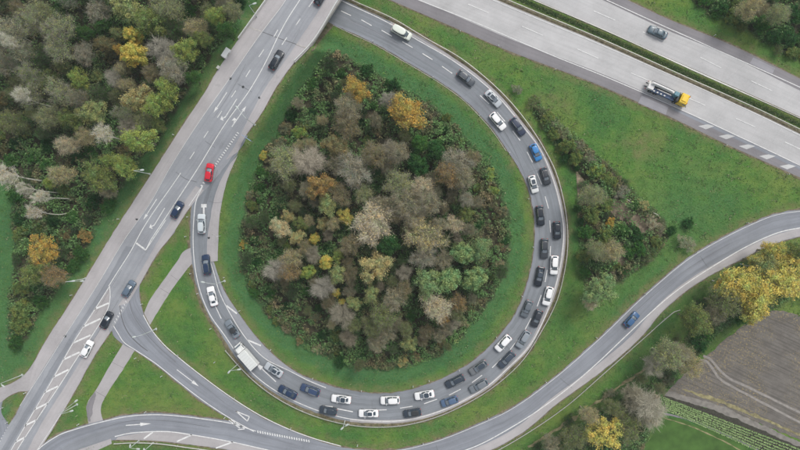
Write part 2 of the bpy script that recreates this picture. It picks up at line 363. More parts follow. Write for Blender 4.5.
# ------------------------------------------------------------------ ground: one sheet to the horizon
def seg_dist(px, py, c):
    """distance from grid points to a polyline"""
    c = even(np.array(c, float), 90) if len(c) < 90 else c
    out = np.full(px.shape, 1e9)
    for a, b in zip(c[:-1], c[1:]):
        d = b - a; L2 = (d @ d) + 1e-9; t = np.clip(((px - a[0]) * d[0] + (py - a[1]) * d[1]) / L2, 0, 1)
        out = np.minimum(out, (px - a[0] - t * d[0])**2 + (py - a[1] - t * d[1])**2)
    return np.sqrt(out)
def inside(px, py, poly):
    poly = np.array(poly, float); r = np.zeros(px.shape, bool); n = len(poly)
    for i in range(n):
        x1, y1 = poly[i]; x2, y2 = poly[(i + 1) % n]
        c = ((y1 > py) != (y2 > py)) & (px < (x2 - x1) * (py - y1) / (y2 - y1 + 1e-12) + x1); r ^= c
    return r
COPSE = [(330, 49), (351, 59), (370, 69), (388, 82), (406, 91), (427, 102), (445, 115), (462, 134), (477, 150), (494, 170), (502, 192), (508, 215), (510, 246), (502, 275), (493, 297), (477, 317), (462, 336), (438, 356), (414, 365), (385, 370), (350, 366), (329, 358), (311, 351), (293, 337), (272, 319), (251, 292), (239, 260), (239, 232), (246, 207), (250, 187), (258, 168), (262, 152), (276, 138), (288, 115), (297, 92), (314, 70)]
WOOD = [(-60, -60), (262, -60), (243, -5), (236, 24), (214, 53), (200, 75), (176, 107), (160, 140), (143, 158), (129, 177), (115, 198), (102, 218), (90, 242), (78, 256), (63, 283), (43, 308), (30, 335), (18, 349), (8, 340), (10, 300), (16, 250), (12, 222), (14, 200), (10, 184), (-8, 180), (-60, 178)]
SCRUB = [(528, 98), (536, 100), (545, 108), (560, 123), (577, 138), (597, 156), (620, 177), (641, 198), (660, 216), (669, 234), (660, 250), (650, 262), (637, 271), (620, 282), (608, 290), (585, 286), (581, 270), (580, 235), (577, 205), (577, 182), (575, 172), (563, 157), (548, 136), (534, 114)]
NORTHWOOD = [(676, -60), (690, -4), (708, 14), (735, 27), (752, 34), (778, 50), (801, 62), (880, 110), (880, -60)]
FIELDWOOD = [(528, 447), (560, 425), (600, 399), (656, 361), (668, 345), (680, 326), (690, 305), (712, 292), (740, 276), (760, 262), (801, 248), (840, 262), (840, 290), (800, 300), (776, 311), (751, 322), (728, 338), (709, 354), (683, 375), (668, 391), (660, 400), (664, 415), (655, 432), (642, 452), (630, 480), (520, 480)]
AREAS = dict(copse=COPSE, wood=WOOD, scrub=SCRUB, north=NORTHWOOD, field=FIELDWOOD)

gx = np.concatenate([[-30000, -9000, -3000, -1400, -800, -500, -350, -250, -180, -130, -100, -80, -60], np.arange(-46, 850, 2.0), [862, 880, 900, 930, 980, 1060, 1200, 1500, 2200, 4000, 10000, 30000]])
gy = np.concatenate([[-30000, -9000, -3000, -1400, -800, -500, -330, -230, -170, -130, -100, -80, -66], np.arange(-56, 500, 2.0), [512, 530, 560, 600, 680, 800, 1000, 1500, 2500, 5000, 12000, 30000]])
PX, PY = np.meshgrid(gx, gy)
Z = zT(PX, PY)
jz = rng.normal(size=PX.shape); 
for _ in range(3): jz = (jz + np.roll(jz, 1, 0) + np.roll(jz, -1, 0) + np.roll(jz, 1, 1) + np.roll(jz, -1, 1)) / 5
ROADS = [(MAIN_L, MAIN_R), (LOOP_OUT, LOOP_IN), (CONN_T, CONN_B), (BOT_T, BOT_B), (MW1_B, MW1_T), (MW2_B, MW2_T), (SIDE_T, SIDE_B)]
near = np.full(PX.shape, 1e9)
inr = np.zeros(PX.shape, bool)
for a, b in ROADS:
    near = np.minimum(near, np.minimum(seg_dist(PX, PY, curve(a, 8)), seg_dist(PX, PY, curve(b, 8))))
    inr |= inside(PX, PY, np.vstack([curve(a, 4), curve(b, 4)[::-1]]))
ddw = np.where(inr, 0, np.minimum(near, 20))
FLAT = [[(128, 338), (92, 390), (82, 408), (86, 428), (108, 424), (106, 408), (110, 398), (140, 354)], [(655, 394), (705, 350), (726, 332), (776, 305), (1000, 380), (1000, 540), (640, 520), (630, 440), (662, 414)], [(185, 240), (198, 250), (198, 266), (160, 318), (150, 330), (140, 318), (176, 250)]]
for q in FLAT: ddw = np.where(inside(PX, PY, q), 0, ddw)
ddw = np.where(seg_dist(PX, PY, np.array([(528, 447), (560, 427), (600, 399.5), (630, 379), (656, 361), (668, 349)], float)) < 5, 0, ddw)
V = P(PX, PY, Z, 0).reshape(-1, 3); V[:, 2] += (jz * .10 * np.clip((ddw - 2) / 6, 0, 1)).ravel()
ny, nx = PX.shape
i = np.arange(ny - 1)[:, None] * nx + np.arange(nx - 1)[None, :]
F = np.stack([i, i + nx, i + nx + 1, i + 1], -1).reshape(-1, 4)
me = npmesh('ground', V, F, True)
woodmask = np.zeros(PX.shape)
for k, poly in AREAS.items():
    d = seg_dist(PX, PY, np.array(poly + poly[:1], float)); ins = inside(PX, PY, poly)
    sd = np.where(ins, d, -d) + jz * 6
    woodmask = np.maximum(woodmask, np.clip((sd + 1.5) / 5, 0, 1) * (.35 if k == 'field' else 1))
olive = np.clip(1 - (near - 3 + jz * 5) / 7, 0, 1) * .8
olive = np.maximum(olive, .95 * np.clip(1 - np.hypot((PX - 645) / 30, (PY - 145) / 22) + jz * .5, 0, 1))
olive = np.maximum(olive, .8 * np.clip(1 - np.hypot((PX - 555) / 22, (PY - 100) / 16) + jz * .5, 0, 1))
olive = np.maximum(olive, .55 * np.clip(1 - np.abs(PX - (PY * -.56 + 235 + 20)) / 14, 0, 1) * (PY > 330) * (PX < 150))
cool = np.zeros(PX.shape)
dc = seg_dist(PX, PY, np.array(COPSE + COPSE[:1], float)); cool = np.maximum(cool, np.clip(1 - (dc - 12 + jz * 6) / 8, 0, 1))
cool = np.maximum(cool, np.clip((MAINd := seg_dist(PX, PY, curve(MAIN_L, 8))) * 0 + (PX < np.interp(PY, LEFT[:, 1], LEFT[:, 0]) - 3), 0, 1) * .9)
cool = np.maximum(cool, .8 * np.clip(1 - np.hypot((PX - 690) / 90, (PY - 215) / 45) + jz * .4, 0, 1))
ca = me.color_attributes.new('zone', 'FLOAT_COLOR', 'POINT')
ca.data.foreach_set('color', np.stack([woodmask, olive * (1 - woodmask), cool, np.ones(PX.shape)], -1).astype(np.float32).ravel())
ground = link('ground', me, M['grass']); ground['kind'] = 'structure'

# ------------------------------------------------------------------ roads, paths and fields
def fringe(A, B, g=1.3, dz=.045, zf=zT): return sheet('verge', A, B, dz, M['gravel'], zf, cross=2.2, jit=.45, grow=g)
cutR = lambda c, y: [p for p in c if p[1] >= y]
fringe([p for p in MAIN_L if p[1] > 45], [p for p in MAIN_R if p[1] > 60], 1.0)
fringe(LOOP_OUT[2:-4], LOOP_IN[2:-4], 1.2); fringe(BOT_T, BOT_B, 1.2, .043); fringe(CONN_T[1:], CONN_B[1:], 1.0, .041)
fringe(MW1_B, MW1_T, 1.6); fringe(MW2_B, MW2_T, 1.6); fringe(SIDE_T, SIDE_B, .8, .042)
main_road = sheet('overpass_road', MAIN_L, MAIN_R, .100, M['asph'], zU, jit=.25)
loop_road = sheet('loop_road', LOOP_OUT, LOOP_IN, .088, M['ramp'], zT, jit=.25)
conn_road = sheet('slip_road', CONN_T, CONN_B, .080, M['conn'], zT, jit=.12)
ramp_road = sheet('ramp_road', BOT_T, BOT_B, .070, M['conn'], zT, jit=.25)
motorway = sheet('motorway_carriageway', MW1_B, MW1_T, .07, M['conc'], zT, cross=4)
motorway2 = sheet('motorway_carriageway', MW2_B, MW2_T, .07, M['conc'], zT, cross=4)
side_road = sheet('side_road', SIDE_T, SIDE_B, .062, M['path'], zT, jit=.1)
sheet('side_road', [(-26, 396), (-22, 420), (-16, 450), (-40, 520)], [(3, 400), (1.5, 412), (9, 426), (-6, 452), (-20, 480)], .055, M['conn'], zT)
# motorway hard shoulders
def band(name, A, w0, w1, dz, mat, zf, parent, **k):
    c = curve(A, 4); return sheet(name, offset(c, w0)[::2], offset(c, w1)[::2], dz, mat, zf, parent, **k)
band('hard_shoulder', MW1_B, -.1, -11.5, .09, M['shoul'], zT, motorway)
band('hard_shoulder', MW2_T, .1, 10.5, .09, M['shoul'], zT, motorway2)
sheet('repair_patch', [(641.5, 95.5), (668, 107.5)], [(638, 103), (665.5, 115)], .104, M['patch'], zT, motorway)
sheet('repair_patch', [(753, 57.5), (775, 68.2)], [(749.5, 63.5), (772, 74)], .104, M['patch'], zT, motorway2)
for i in range(9):
    x = 699 + i * 20.3; y = 127 + i * 10.0
    sheet('pale_block', [(x - 1, y - .9), (x + 6.6, y + 2.4)], [(x + 8.5, y - 2.7), (x + 15.5, y - .8)], .110, M['paleblock'], zT, motorway)
sheet('pale_strip', [(672, 107.2), (688, 114), (742, 139), (801, 167), (960, 244)], [(670, 108.4), (686, 116), (740, 141.4), (799, 169.6), (958, 246.6)], .106, M['conn'], zT, motorway)
# footways and paved strips of the overpass road
sheet('footway', MAIN_L[:-3], [(378, -150), (312, -42), (286, 0), (263, 31), (240, 64), (226, 84), (200, 121), (169, 169), (150, 203), (124, 240), (103, 276), (80, 312), (60, 343), (45, 366), (31, 389)], .145, M['pink'], zU, main_road, jit=.08)
sheet('paved_strip', [(422, -150), (356, -45), (326, 0), (296, 45), (283, 64), (268, 84), (250, 116), (236, 144), (226, 160)], [(440, -150), (369, -45), (339, 0), (309, 47), (295, 62), (281, 80), (260, 116), (244, 139), (238, 152)], .120, M['pink'], zU, main_road, jit=.1)
sheet('paved_strip', [(196, 186), (180, 208), (160, 238), (146, 262), (128, 292), (118, 306)], [(204, 190), (189, 209), (169, 239), (160, 250), (140, 284), (128, 303)], .112, M['pink'], zU, main_road, jit=.1)
sheet('paved_strip', [(106, 321), (84, 356), (66, 385), (50, 410), (36, 434), (22, 462)], [(110, 333), (92, 360), (78, 386), (64, 410), (52, 430), (32, 462)], .112, M['pink'], zU, main_road, jit=.1)
sheet('hatched_area', [(110, 288), (96, 308), (74, 342), (53, 379), (12, 449), (-10, 486)], [(110, 288), (108, 308), (92, 336), (64, 379), (18, 449), (-4, 486)], .110, M['path'], zU, main_road)
sheet('dark_lane', [(126, 246), (100, 292), (70, 338), (44, 380), (4, 446), (-20, 486)], [(133, 247), (107, 290), (82, 326), (53, 376), (10, 448), (-12, 486)], .106, M['dark'], zU, main_road, jit=.2)
sheet('dark_lane', [(176, 190), (150, 232), (139, 249)], [(183, 192), (158, 234), (147, 252)], .104, M['asph'], zU, main_road, jit=.2)
# pale edge strips of the loop
sheet('paved_strip', [(207, 262), (207.5, 240), (210, 222), (214, 200), (221, 180), (230, 164)], [(218, 261), (218.5, 240), (219, 225), (222, 202), (228, 178), (238, 155)], .125, M['pink'], zT, loop_road, jit=.1)
sheet('hatched_shoulder', [(212, 262), (219, 284), (230, 313), (245, 337), (264, 358), (290, 371), (316, 384)], [(214, 262), (224, 290), (238, 312), (260, 341), (276, 357), (298, 373), (318, 383)], .112, M['asph'], zT, loop_road)
sheet('paved_strip', offset(curve(LOOP_OUT[3:26], 6), -.2)[::1], offset(curve(LOOP_OUT[3:26], 6), 3.1)[::1], .105, M['path'], zT, loop_road)
sheet('paved_strip', offset(curve(LOOP_IN[2:26], 6), -2.2)[::1], offset(curve(LOOP_IN[2:26], 6), .1)[::1], .107, M['conn'], zT, loop_road, jit=.2)
sheet('dark_lane', offset(curve(LOOP_IN[2:12], 6), -9)[::1], offset(curve(LOOP_IN[2:12], 6), -11.3)[::1], .103, M['dark'], zT, loop_road, jit=.25)
sheet('paved_strip', offset(curve(BOT_B[11:], 6), -8.0), offset(curve(BOT_B[11:], 6), -.2), .092, M['pink'], zT, ramp_road, jit=.1)
sheet('hatched_shoulder', [(118, 437), (140, 433), (160, 431.6), (180, 433), (194, 435), (230, 442), (266, 450), (320, 459)], [(116, 439.6), (140, 440), (160, 441), (180, 443), (194, 445), (220, 448), (266, 457.5), (320, 466)], .090, M['path'], zT, ramp_road)
sheet('lay_by', [(72, 452), (92, 445), (111, 438.5)], [(84, 458), (96, 451), (112, 443.5)], .086, M['pink'], zT, ramp_road)
sheet('dark_lane', [(60, 449), (80, 438), (104, 430), (130, 424)], [(72, 454), (92, 446), (112, 438), (130, 434)], .082, M['dark'], zT, ramp_road, jit=.4)
# cycle paths
path1 = sheet('cycle_path', [(193, 247), (184, 251), (178, 260), (168, 274), (146, 308), (144, 313)], [(193.5, 262), (189, 267), (181, 277), (171, 291), (159, 310), (150, 325)], .060, M['path'], zT, jit=.1)
path2 = sheet('cycle_path', [(123, 344), (112, 362), (96, 390), (87, 405), (87, 411), (89, 426)], [(135, 350), (124, 368), (106, 396), (101.5, 405), (101, 411), (103.5, 422)], .060, M['path'], zT, jit=.1)
sheet('stained_patch', [(95, 391), (90, 400), (86.5, 407), (89, 421)], [(96, 394), (94.5, 402), (93, 410), (91, 422)], .075, M['shoul'], zT, path2, jit=.5)
sheet('bare_verge', offset(curve(LOOP_OUT[2:36], 6), -3.4), offset(curve(LOOP_OUT[2:36], 6), -.6), .035, M['brownv'], zT, jit=.5)
sheet('bare_verge', offset(curve(MW1_T, 6), -.5), offset(curve(MW1_T, 6), -3.6) * 1.0, .035, M['gravel'], zT, jit=.4)
sheet('dry_ground', [(576, 172), (586, 182), (606, 200), (628, 204), (646, 214), (664, 230)], [(578, 200), (586, 204), (606, 210), (624, 220), (644, 232), (660, 240)], .05, M['drygr'], zT, jit=2.2)
sheet('dry_ground', [(604, 262), (620, 256), (640, 256)], [(606, 284), (620, 278), (638, 268)], .05, M['drygr'], zT, jit=1.5)
def seams(parent, zf, dz, L):
    mb = Marks(zf, dz)
    for pts, w in L: mb.line(pts, w)
    me_ = npmesh('tar_seam', np.array(mb.V), np.array(mb.F)); o = link('tar_seam', me_, M['asphline'], parent); return o
# fields at the lower right
field = sheet('ploughed_field', [(668, 391), (683, 375), (709, 354), (728, 337), (751, 321), (776, 310), (801, 317), (880, 352), (980, 396)], [(668, 394), (690, 402), (720, 410), (760, 424), (801, 440), (860, 462), (980, 508)], .05, M['soil'], zT, cross=3, jit=.5)
for a in ([(700, 360), (706, 361), (712, 368), (719, 378), (735, 388), (752, 397), (801, 423), (880, 462)], [(703, 356), (709, 358), (716, 366), (726, 376), (750, 388), (770, 398), (801, 413), (880, 450)]):
    c = curve(a, 3); sheet('wheel_track', offset(c, -1.1), offset(c, 1.1), .075, M['track'], zT, field, jit=.12)
sheet('grass_strip', [(684, 389), (710, 396), (750, 412), (801, 434), (880, 468)], [(684, 391), (710, 400), (750, 415), (801, 437), (880, 472)], .072, M['ditch'], zT, field, jit=.5)
sheet('track', [(668, 391), (690, 397), (720, 406), (760, 424), (801, 443), (880, 476)], [(664, 395), (690, 403), (716, 411), (758, 428), (801, 447), (880, 480)], .066, M['bare'], zT, jit=.5)
crop = sheet('crop_bed', [(663, 395), (690, 402), (714, 410), (801, 446), (880, 479)], [(665, 411), (690, 419), (720, 431), (760, 450), (880, 505)], .058, M['crop'], zT, jit=.5)
sheet('sown_field', [(664, 416), (690, 422), (720, 434), (756, 452), (820, 484)], [(650, 440), (640, 452), (640, 470), (660, 500), (720, 520)], .052, M['lawn'], zT, cross=3, jit=.8)
c = curve([(664, 413), (690, 420), (720, 432), (758, 450)], 3); sheet('furrow', offset(c, -.8), offset(c, 1.0), .068, M['shoul'], zT, jit=.2)
c = curve([(664, 418), (690, 426), (715, 437), (742, 451)], 3); sheet('wheel_track', offset(c, -.5), offset(c, .5), .069, M['ditch'], zT, jit=.2)
c = curve([(528, 447), (560, 427), (600, 399.5), (630, 379), (656, 361), (668, 349)], 3); sheet('ditch', offset(c, -1.3), offset(c, 1.3), .14, M['ditch'], zT, jit=.6)

# ------------------------------------------------------------------ road markings (one mesh for each road, a part of that road)
class Marks:
    def __init__(s, zf, dz): s.V = []; s.F = []; s.zf = zf; s.dz = dz
    def strip(s, A, B):
        n = len(A); b = len(s.V)
        for a, q in zip(A, B):
            s.V.append(P(a[0], a[1], s.zf(*a), s.dz)); s.V.append(P(q[0], q[1], s.zf(*q), s.dz))
        for i in range(n - 1):
            f = [b + 2 * i, b + 2 * i + 2, b + 2 * i + 3, b + 2 * i + 1]
            p = [s.V[j] for j in f]
            if np.cross(p[1] - p[0], p[2] - p[0])[2] + np.cross(p[2] - p[0], p[3] - p[0])[2] < 0: f = f[::-1]
            s.F.append(f)
    def line(s, pts, w=.7):
        c = curve(pts, 2.0); s.strip(offset(c, -w / 2), offset(c, w / 2))
    def dashes(s, L, w=.75):
        for a in L: s.line([a[:2], a[2:]], w)
    def poly(s, pts):
        pts = np.array(pts, float)
        if len(pts) == 3: pts = np.vstack([pts, pts[2:]])
        s.strip([pts[0], pts[1]], [pts[3], pts[2]])
    def arrow(s, a, b, w=.75, hl=5.5, hw=3.0, bend=None):
        """shaft from a, straight head ending at b"""
        a = np.array(a, float); b = np.array(b, float); d = (b - a) / np.linalg.norm(b - a); n = np.array((-d[1], d[0]))
        m = b - d * hl; s.line([a, m + d * .1], w); s.poly([b, m + n * hw / 2, m - n * hw / 2])
    def bent(s, a, b, side, w=.75):
        """shaft that turns off to one side with a small head"""
        a = np.array(a, float); b = np.array(b, float); d = (b - a) / np.linalg.norm(b - a); n = np.array((-d[1], d[0])) * side
        s.line([a, b], w); e = b + n * 1.6 + d * 1.6
        s.line([b - d * 1.2, e], w * 1.3); s.poly([e + n * 1.6 + d * 2.2, e + n * 2.0 - d * 2.0, e - n * 2.2 + d * 1.6])
    def build(s, parent):
        me = npmesh('road_marking', np.array(s.V), np.array(s.F)); return link('road_marking', me, M['mark'], parent)

mk = Marks(zU, .165)
mk.line([(362, -100), (322, -34), (300, 0), (286, 22), (278, 37), (268, 58), (250, 90), (226, 123), (197, 170), (182, 193), (151, 240)], .8)
mk.line([(181, 173), (137, 240), (136, 242), (114, 278), (109, 286)], .75)
mk.line([(166, 220), (146, 250)], .7); mk.line([(151, 240), (146, 250)], .8)
mk.line([(136.5, 243), (146, 250)], 1.7)
mk.line([(110, 286), (96, 308), (74, 342), (53, 379), (12, 449), (-8, 484)], .75)
mk.line([(110, 286), (110.5, 296), (109, 306), (102, 320), (92, 336), (80, 354), (64, 379), (18, 449), (-3, 484)], .75)
mk.dashes([(95, 309, 109, 303), (84, 326.5, 101, 318.5), (74, 342.6, 91, 335), (64, 359.4, 80, 352), (54, 377, 69, 369.4), (45, 392.4, 58.5, 386), (35, 409.4, 48, 403), (25, 425.6, 36.4, 420), (16, 442, 25.4, 437)], 1.7)
mk.line([(289, -5), (286, 0), (263, 31), (226, 84), (200, 121), (169.5, 169), (150.5, 203), (124.5, 240), (103, 276), (80.5, 312), (60.5, 343), (41, 374), (20, 406)], .38)
mk.dashes([(309, 7, 314, 0), (296, 25.5, 300.4, 19), (282, 45, 287, 37.6), (323, -16, 328, -23), (274, 37, 278, 30), (259, 57, 264, 49.6), (246, 77, 250.4, 70), (231.6, 97.4, 236, 90.8), (217.6, 117.8, 222, 111.2), (204, 138, 208.4, 131.2), (190, 159, 194.6, 152)], .75)
mk.arrow((227, 92.5), (213.6, 113), .8, 6.5, 3.0); mk.bent((237, 99), (225, 118), 1, .8); mk.arrow((157, 199), (143.5, 220), .8, 6.5, 2.8); mk.bent((165, 208), (154, 226), 1, .8)
mk.arrow((232, 127), (246.5, 106), .8, 6, 3.0); mk.bent((232, 127), (235, 122.5), -1, .8)
mk.line([(189, 206), (203, 185.5)], .6); mk.line([(38, 449), (50, 431), (64, 410)], .5); mk.line([(0, 516), (38, 449)], .5)
for t in np.linspace(0, 1, 16):
    c = np.array((238, 133)) * (1 - t) + np.array((215, 166)) * t; n = np.array((.82, .57)); mk.line([c - n * 1.15, c + n * 1.15], .95)
for c in ((204, 183), (202, 185.8)): mk.line([np.array(c) - (1, .6), np.array(c) + (1, .6)], 1.3)
mk.line([(112, 294), (113, 297)], .1)
mk.build(main_road)
mk = Marks(zT, .150)
mk.line([(202.5, 187), (199, 194), (196, 202), (194.3, 216), (193.3, 235), (194, 256), (198, 282), (202, 296), (210.5, 315), (225, 335.5), (241, 359), (251, 371.2), (267, 384.8), (291, 399), (321, 411.4), (352, 419), (380, 421), (400, 420.6), (437.5, 411.8), (467.5, 398.4), (487.5, 386), (508.6, 367.2), (528, 347.4), (543, 321), (552.5, 296), (558.6, 274), (562.6, 250), (563.6, 230), (561, 210), (556.4, 190), (549.6, 170), (540.4, 150), (520, 123), (499.5, 98.6), (474.5, 76.4), (452.5, 60.6), (412, 37), (392, 25), (344, 2), (300, -20)], .8)
mk.line([(209, 258), (212, 266), (220, 293), (230, 313), (246, 338), (264, 357.5), (290, 371), (312, 382), (326, 387.5)], .75)
mk.line([(333, 25.2), (350, 33.2), (376, 45.4), (400, 59.4), (424, 73.4), (452, 91.6), (466, 102.6), (480, 117), (493, 132), (506, 151)], .22)
mk.dashes([(226.5, 305.5, 237, 313.5), (248, 340, 261, 345.5)], 1.5)
mk.dashes([(341, 11, 351, 15.8), (361.4, 20, 371.6, 25.8), (381.6, 30.4, 392, 36.4), (402.4, 41.8, 412.6, 47.8), (422.4, 53.6, 432.4, 59.8), (442, 66.4, 452.2, 73.6), (462, 80, 471, 87.4), (480, 95.6, 489, 104), (497, 112.4, 505, 121.6), (512.6, 131, 520, 140.6), (527, 152, 532.4, 162.4), (537, 173.4, 541.6, 184.4), (545, 196.4, 548.4, 208.6), (549.6, 220.4, 550.4, 232.4), (550.4, 246, 550, 256), (547, 270, 545, 282), (541, 295, 537, 306.4), (531, 318, 525, 329.4), (517.6, 339.6, 510, 349.4), (501.6, 358.4, 492, 367.6), (482, 375, 472, 382.4), (460.6, 389, 449, 395), (437, 399, 424, 403.6), (412.6, 406, 400, 408), (386.6, 409.6, 374, 410), (320, 1.4, 330, 6), (215, 305, 221.4, 318.4)], .85)
mk.arrow((353, 411.6), (320, 405.2), 1.1, 13, 3.6); mk.arrow((276, 381.6), (254.5, 361.5), 1.1, 10, 4.4)
mk.line([(204, 214), (204, 206)], 1.8); mk.poly([(201.4, 207.5), (206.8, 207.5), (206.8, 204), (201.4, 204)])
mk.build(loop_road)
mk = Marks(zT, .118)
mk.line([(143.4, 315), (152, 330), (164.6, 345), (180, 358.4), (204, 377.4), (230, 396.3), (262, 416.2), (310, 437), (341, 446)], .8)
mk.line([(113, 324.5), (117.5, 332), (124, 342), (135, 349.5), (154, 362), (176, 379.4), (200, 398), (230, 418), (254, 431.4)], .75)
mk.arrow((177, 369.5), (199, 386.3), .75, 8, 3.4)
for t in np.linspace(0, 1, 22):
    c = np.array((258, 431.6)) * (1 - t) + np.array((309, 441)) * t; mk.line([c - (.3, 1.2), c + (.3, 1.2)], 1.15)
for t in np.linspace(0, 1, 12):
    c = np.array((131, 293)) * (1 - t) + np.array((113.6, 325)) * t; mk.line([c - (.5, .9), c + (.5, .9)], .7)
for a, b in (((236, 411), (249.5, 416.5)), ((249.5, 416.5), (247.5, 421)), ((247.5, 421), (236, 411))): mk.line([a, b], 1.0)
mk.build(conn_road)
mk = Marks(zT, .122)
mk.line([(38, 449.5), (47, 442.5), (60, 434.6), (80, 427.8), (104, 421.3), (130, 416), (160, 414.6), (180, 416), (210, 419.8), (230, 423), (256, 431)], .8)
mk.line([(115, 436.4), (128, 433.4), (145, 431.8), (170, 431.6), (194, 435), (230, 441.4), (266, 449.4), (300, 456), (366, 462), (420, 459), (466, 449.8), (513, 426.2), (561, 393.5), (600, 360.4), (624, 337.5), (675, 291.8), (718, 263), (740, 250), (761, 239.4), (780, 232), (801, 227.6), (850, 222), (940, 219)], .95)
mk.line([(366, 451), (400, 450), (437, 441), (475, 426.2), (508, 411), (551, 381), (598, 340.2), (648, 292.6), (695, 254.6), (722, 239), (748, 226), (776, 215), (801, 211), (850, 207.6), (940, 206)], .45)
mk.dashes([(144, 438.6, 153, 432), (177, 441.4, 192, 434.6), (216, 448, 233, 441.8), (256, 455, 270, 450)], 1.5)
mk.arrow((126, 425.2), (151.4, 423.4), .9, 11, 3.6)
mk.dashes([(229, 420, 240, 428), (231, 419.4, 245, 428.6), (236, 422, 234, 425), (245, 428.8, 238, 429.4)], .9)
mk.build(ramp_road)
mk = Marks(zT, .125)
mk.line([(300, -53), (416, -1), (470, 20.4), (551, 55), (601, 75), (688, 113), (742, 138), (801, 166), (960, 243)], .75)
mk.line([(390, -48), (494, 0.6), (600, 44.6), (756, 114), (801, 136), (960, 213.6)], .7)
mk.dashes([(415, -19, 435, -10), (468, 4.3, 488.5, 13), (522, 26.4, 543, 35.7), (577, 49, 598, 58.3), (630.6, 73, 651, 81.5), (687, 97.6, 705, 105.4), (735.6, 118.5, 755, 127), (784.6, 142, 806, 152)], .75)
mk.build(motorway)
mk = Marks(zT, .125)
mk.line([(440, -42), (532, -0.6), (600, 28.6), (700, 73), (791, 114.4), (960, 194.5)], .7)
mk.line([(500, -50), (604, -1), (640, 15.6), (710, 47), (801, 88), (960, 166)], .75)
mk.dashes([(540, -12, 560, -3.4), (593.5, 11, 615, 20.4), (642.7, 32, 663, 41), (700, 57.4, 721, 68), (751, 81, 772, 91), (800, 105, 820, 115)], .75)
mk.build(motorway2)
mk = Marks(zT, .09)
for t in np.linspace(0, 1, 10):
    c = np.array((10, 425)) * (1 - t) + np.array((-4, 449)) * t; mk.line([c - (.9, .4), c + (.9, .4)], .9)
mk.build(side_road)
seams(main_road, zU, .150, [([(238, 84), (252, 92)], .22), ([(205, 141), (215, 147.5)], .22), ([(176, 172), (186, 179), (197, 182)], .25), ([(246, 64), (243, 70), (231, 92), (214, 118)], .16), ([(300, 30), (290, 48), (280, 64)], .16), ([(122, 270), (108, 293), (96, 314)], .2), ([(119, 300), (100, 330), (84, 356)], .18), ([(238, 104), (222, 128), (208, 150)], .15), ([(56, 385), (46, 402), (36, 420)], .2)])
seams(loop_road, zT, .130, [([(209, 201), (216, 203), (222, 202)], .25), ([(218, 170), (209, 195), (204, 215), (203, 240)], .2), ([(540, 168), (529, 172)], .2), ([(548, 250), (539, 250)], .2), ([(476, 95), (492, 114), (506, 134), (517, 156), (526, 180), (531, 206)], .2), ([(505, 345), (512, 351)], .22), ([(372, 401), (372, 409)], .2), ([(300, 378), (330, 391), (360, 397)], .18), ([(350, 20), (372, 30), (398, 44)], .2)])
seams(conn_road, zT, .110, [([(120, 305), (122, 318), (128, 332), (140, 345), (148, 351)], .75), ([(128, 296), (134, 316), (146, 333), (160, 348), (176, 362)], .35), ([(186, 372), (204, 386), (224, 402)], .18)])
seams(ramp_road, zT, .112, [([(560, 378), (572, 388)], .22), ([(620, 325), (650, 298), (690, 267), (730, 243)], .2), ([(436, 445), (440, 458)], .22), ([(700, 256), (708, 268)], .2), ([(100, 428), (130, 421), (170, 421), (210, 427)], .25)])
seams(path1, zT, .075, [([(160, 288), (170, 294)], .25), ([(171, 275), (179, 281)], .2)]); seams(path2, zT, .075, [([(95, 391), (106, 397)], .28), ([(112, 362), (124, 368)], .2)])
# ------------------------------------------------------------------ bridge (overpass)
br = empty('overpass_bridge', tuple(GU(300, 20)))
tag(br, 'concrete overpass bridge with white parapets carrying the straight road over the loop', 'bridge')
def barp(mb, pts, zf, h0, h1, w):
    """a beam of rectangular section along grid points"""
    c = curve(pts, 3); a = offset(c, -w / 2 / S); b = offset(c, w / 2 / S); R = []
    for p, q in zip(a, b):
        z = float(zf(*((p + q) / 2)))
        P0, P1 = P(p[0], p[1], z), P(q[0], q[1], z)
        R.append([P0 + (0, 0, h0), P1 + (0, 0, h0), P1 + (0, 0, h1), P0 + (0, 0, h1)])
    mb.rings(R, smooth=False)
def rel(o, root): o.parent = root; o.matrix_parent_inverse = root.matrix_basis.inverted(); return o
# deck slab
c1 = curve([(352, -150), (296, -42), (267, 0), (248, 27)], 6); c2 = curve([(440, -150), (369, -45), (339, 0), (309, 47)], 6); n = max(len(c1), len(c2)); c1 = even(c1, n); c2 = even(c2, n)
mb = MB(); R = []
for p, q in zip(offset(c1, 1.5) if False else c1 - (1.6, 0), c2 + (1.6, 0)):
    a = GU(*p); b = GU(*q); R.append([a + (0, 0, -1.1), b + (0, 0, -1.1), b + (0, 0, .07), a + (0, 0, .07)])
mb.rings(R, smooth=False); rel(mb.build('deck', M['concrete']), br)
mb = MB(); R = []
for k in (0, 1): 
    p = np.array((247, 28)) * (1 - k) + np.array((311, 49.5)) * k; a = GU(*p)
    R.append([a + (0, 0, -7), a + (.35, 1.0, -7), a + (.35, 1.0, -1.12), a + (0, 0, -1.12)])
mb.rings(R, smooth=False); rel(mb.build('abutment', M['concrete']), br)
for k in range(2):
    for t in np.linspace(.12, .88, 4):
        mb = MB()
        p = np.array(((307, -62), (350, -130))[k]) * (1 - t) + np.array(((378, -32), (425, -100))[k]) * t; a = GU(*p); mb.tube([a + (0, 0, -6.3), a + (0, 0, -1.1)], .5, 12); rel(mb.build('pier', M['concrete']), br)
for pts in ([(352, -150), (296, -42), (267, 0), (239, 39)], [(440, -150), (369, -45), (339, 0), (309, 47), (295, 61.5)]):
    mb = MB(); barp(mb, pts, zU, .07, .32, .34); o = rel(mb.build('kerb_beam', M['concrete']), br)
    mb = MB(); barp(mb, pts, zU, .95, 1.08, .17); c = curve(pts, 8)
    for p in c: mb.tube([GU(*p) + (0, 0, .3), GU(*p) + (0, 0, 1.0)], .035, 6)
    barp(mb, pts, zU, .6, .64, .05); rel(mb.build('parapet', M['white']), br)
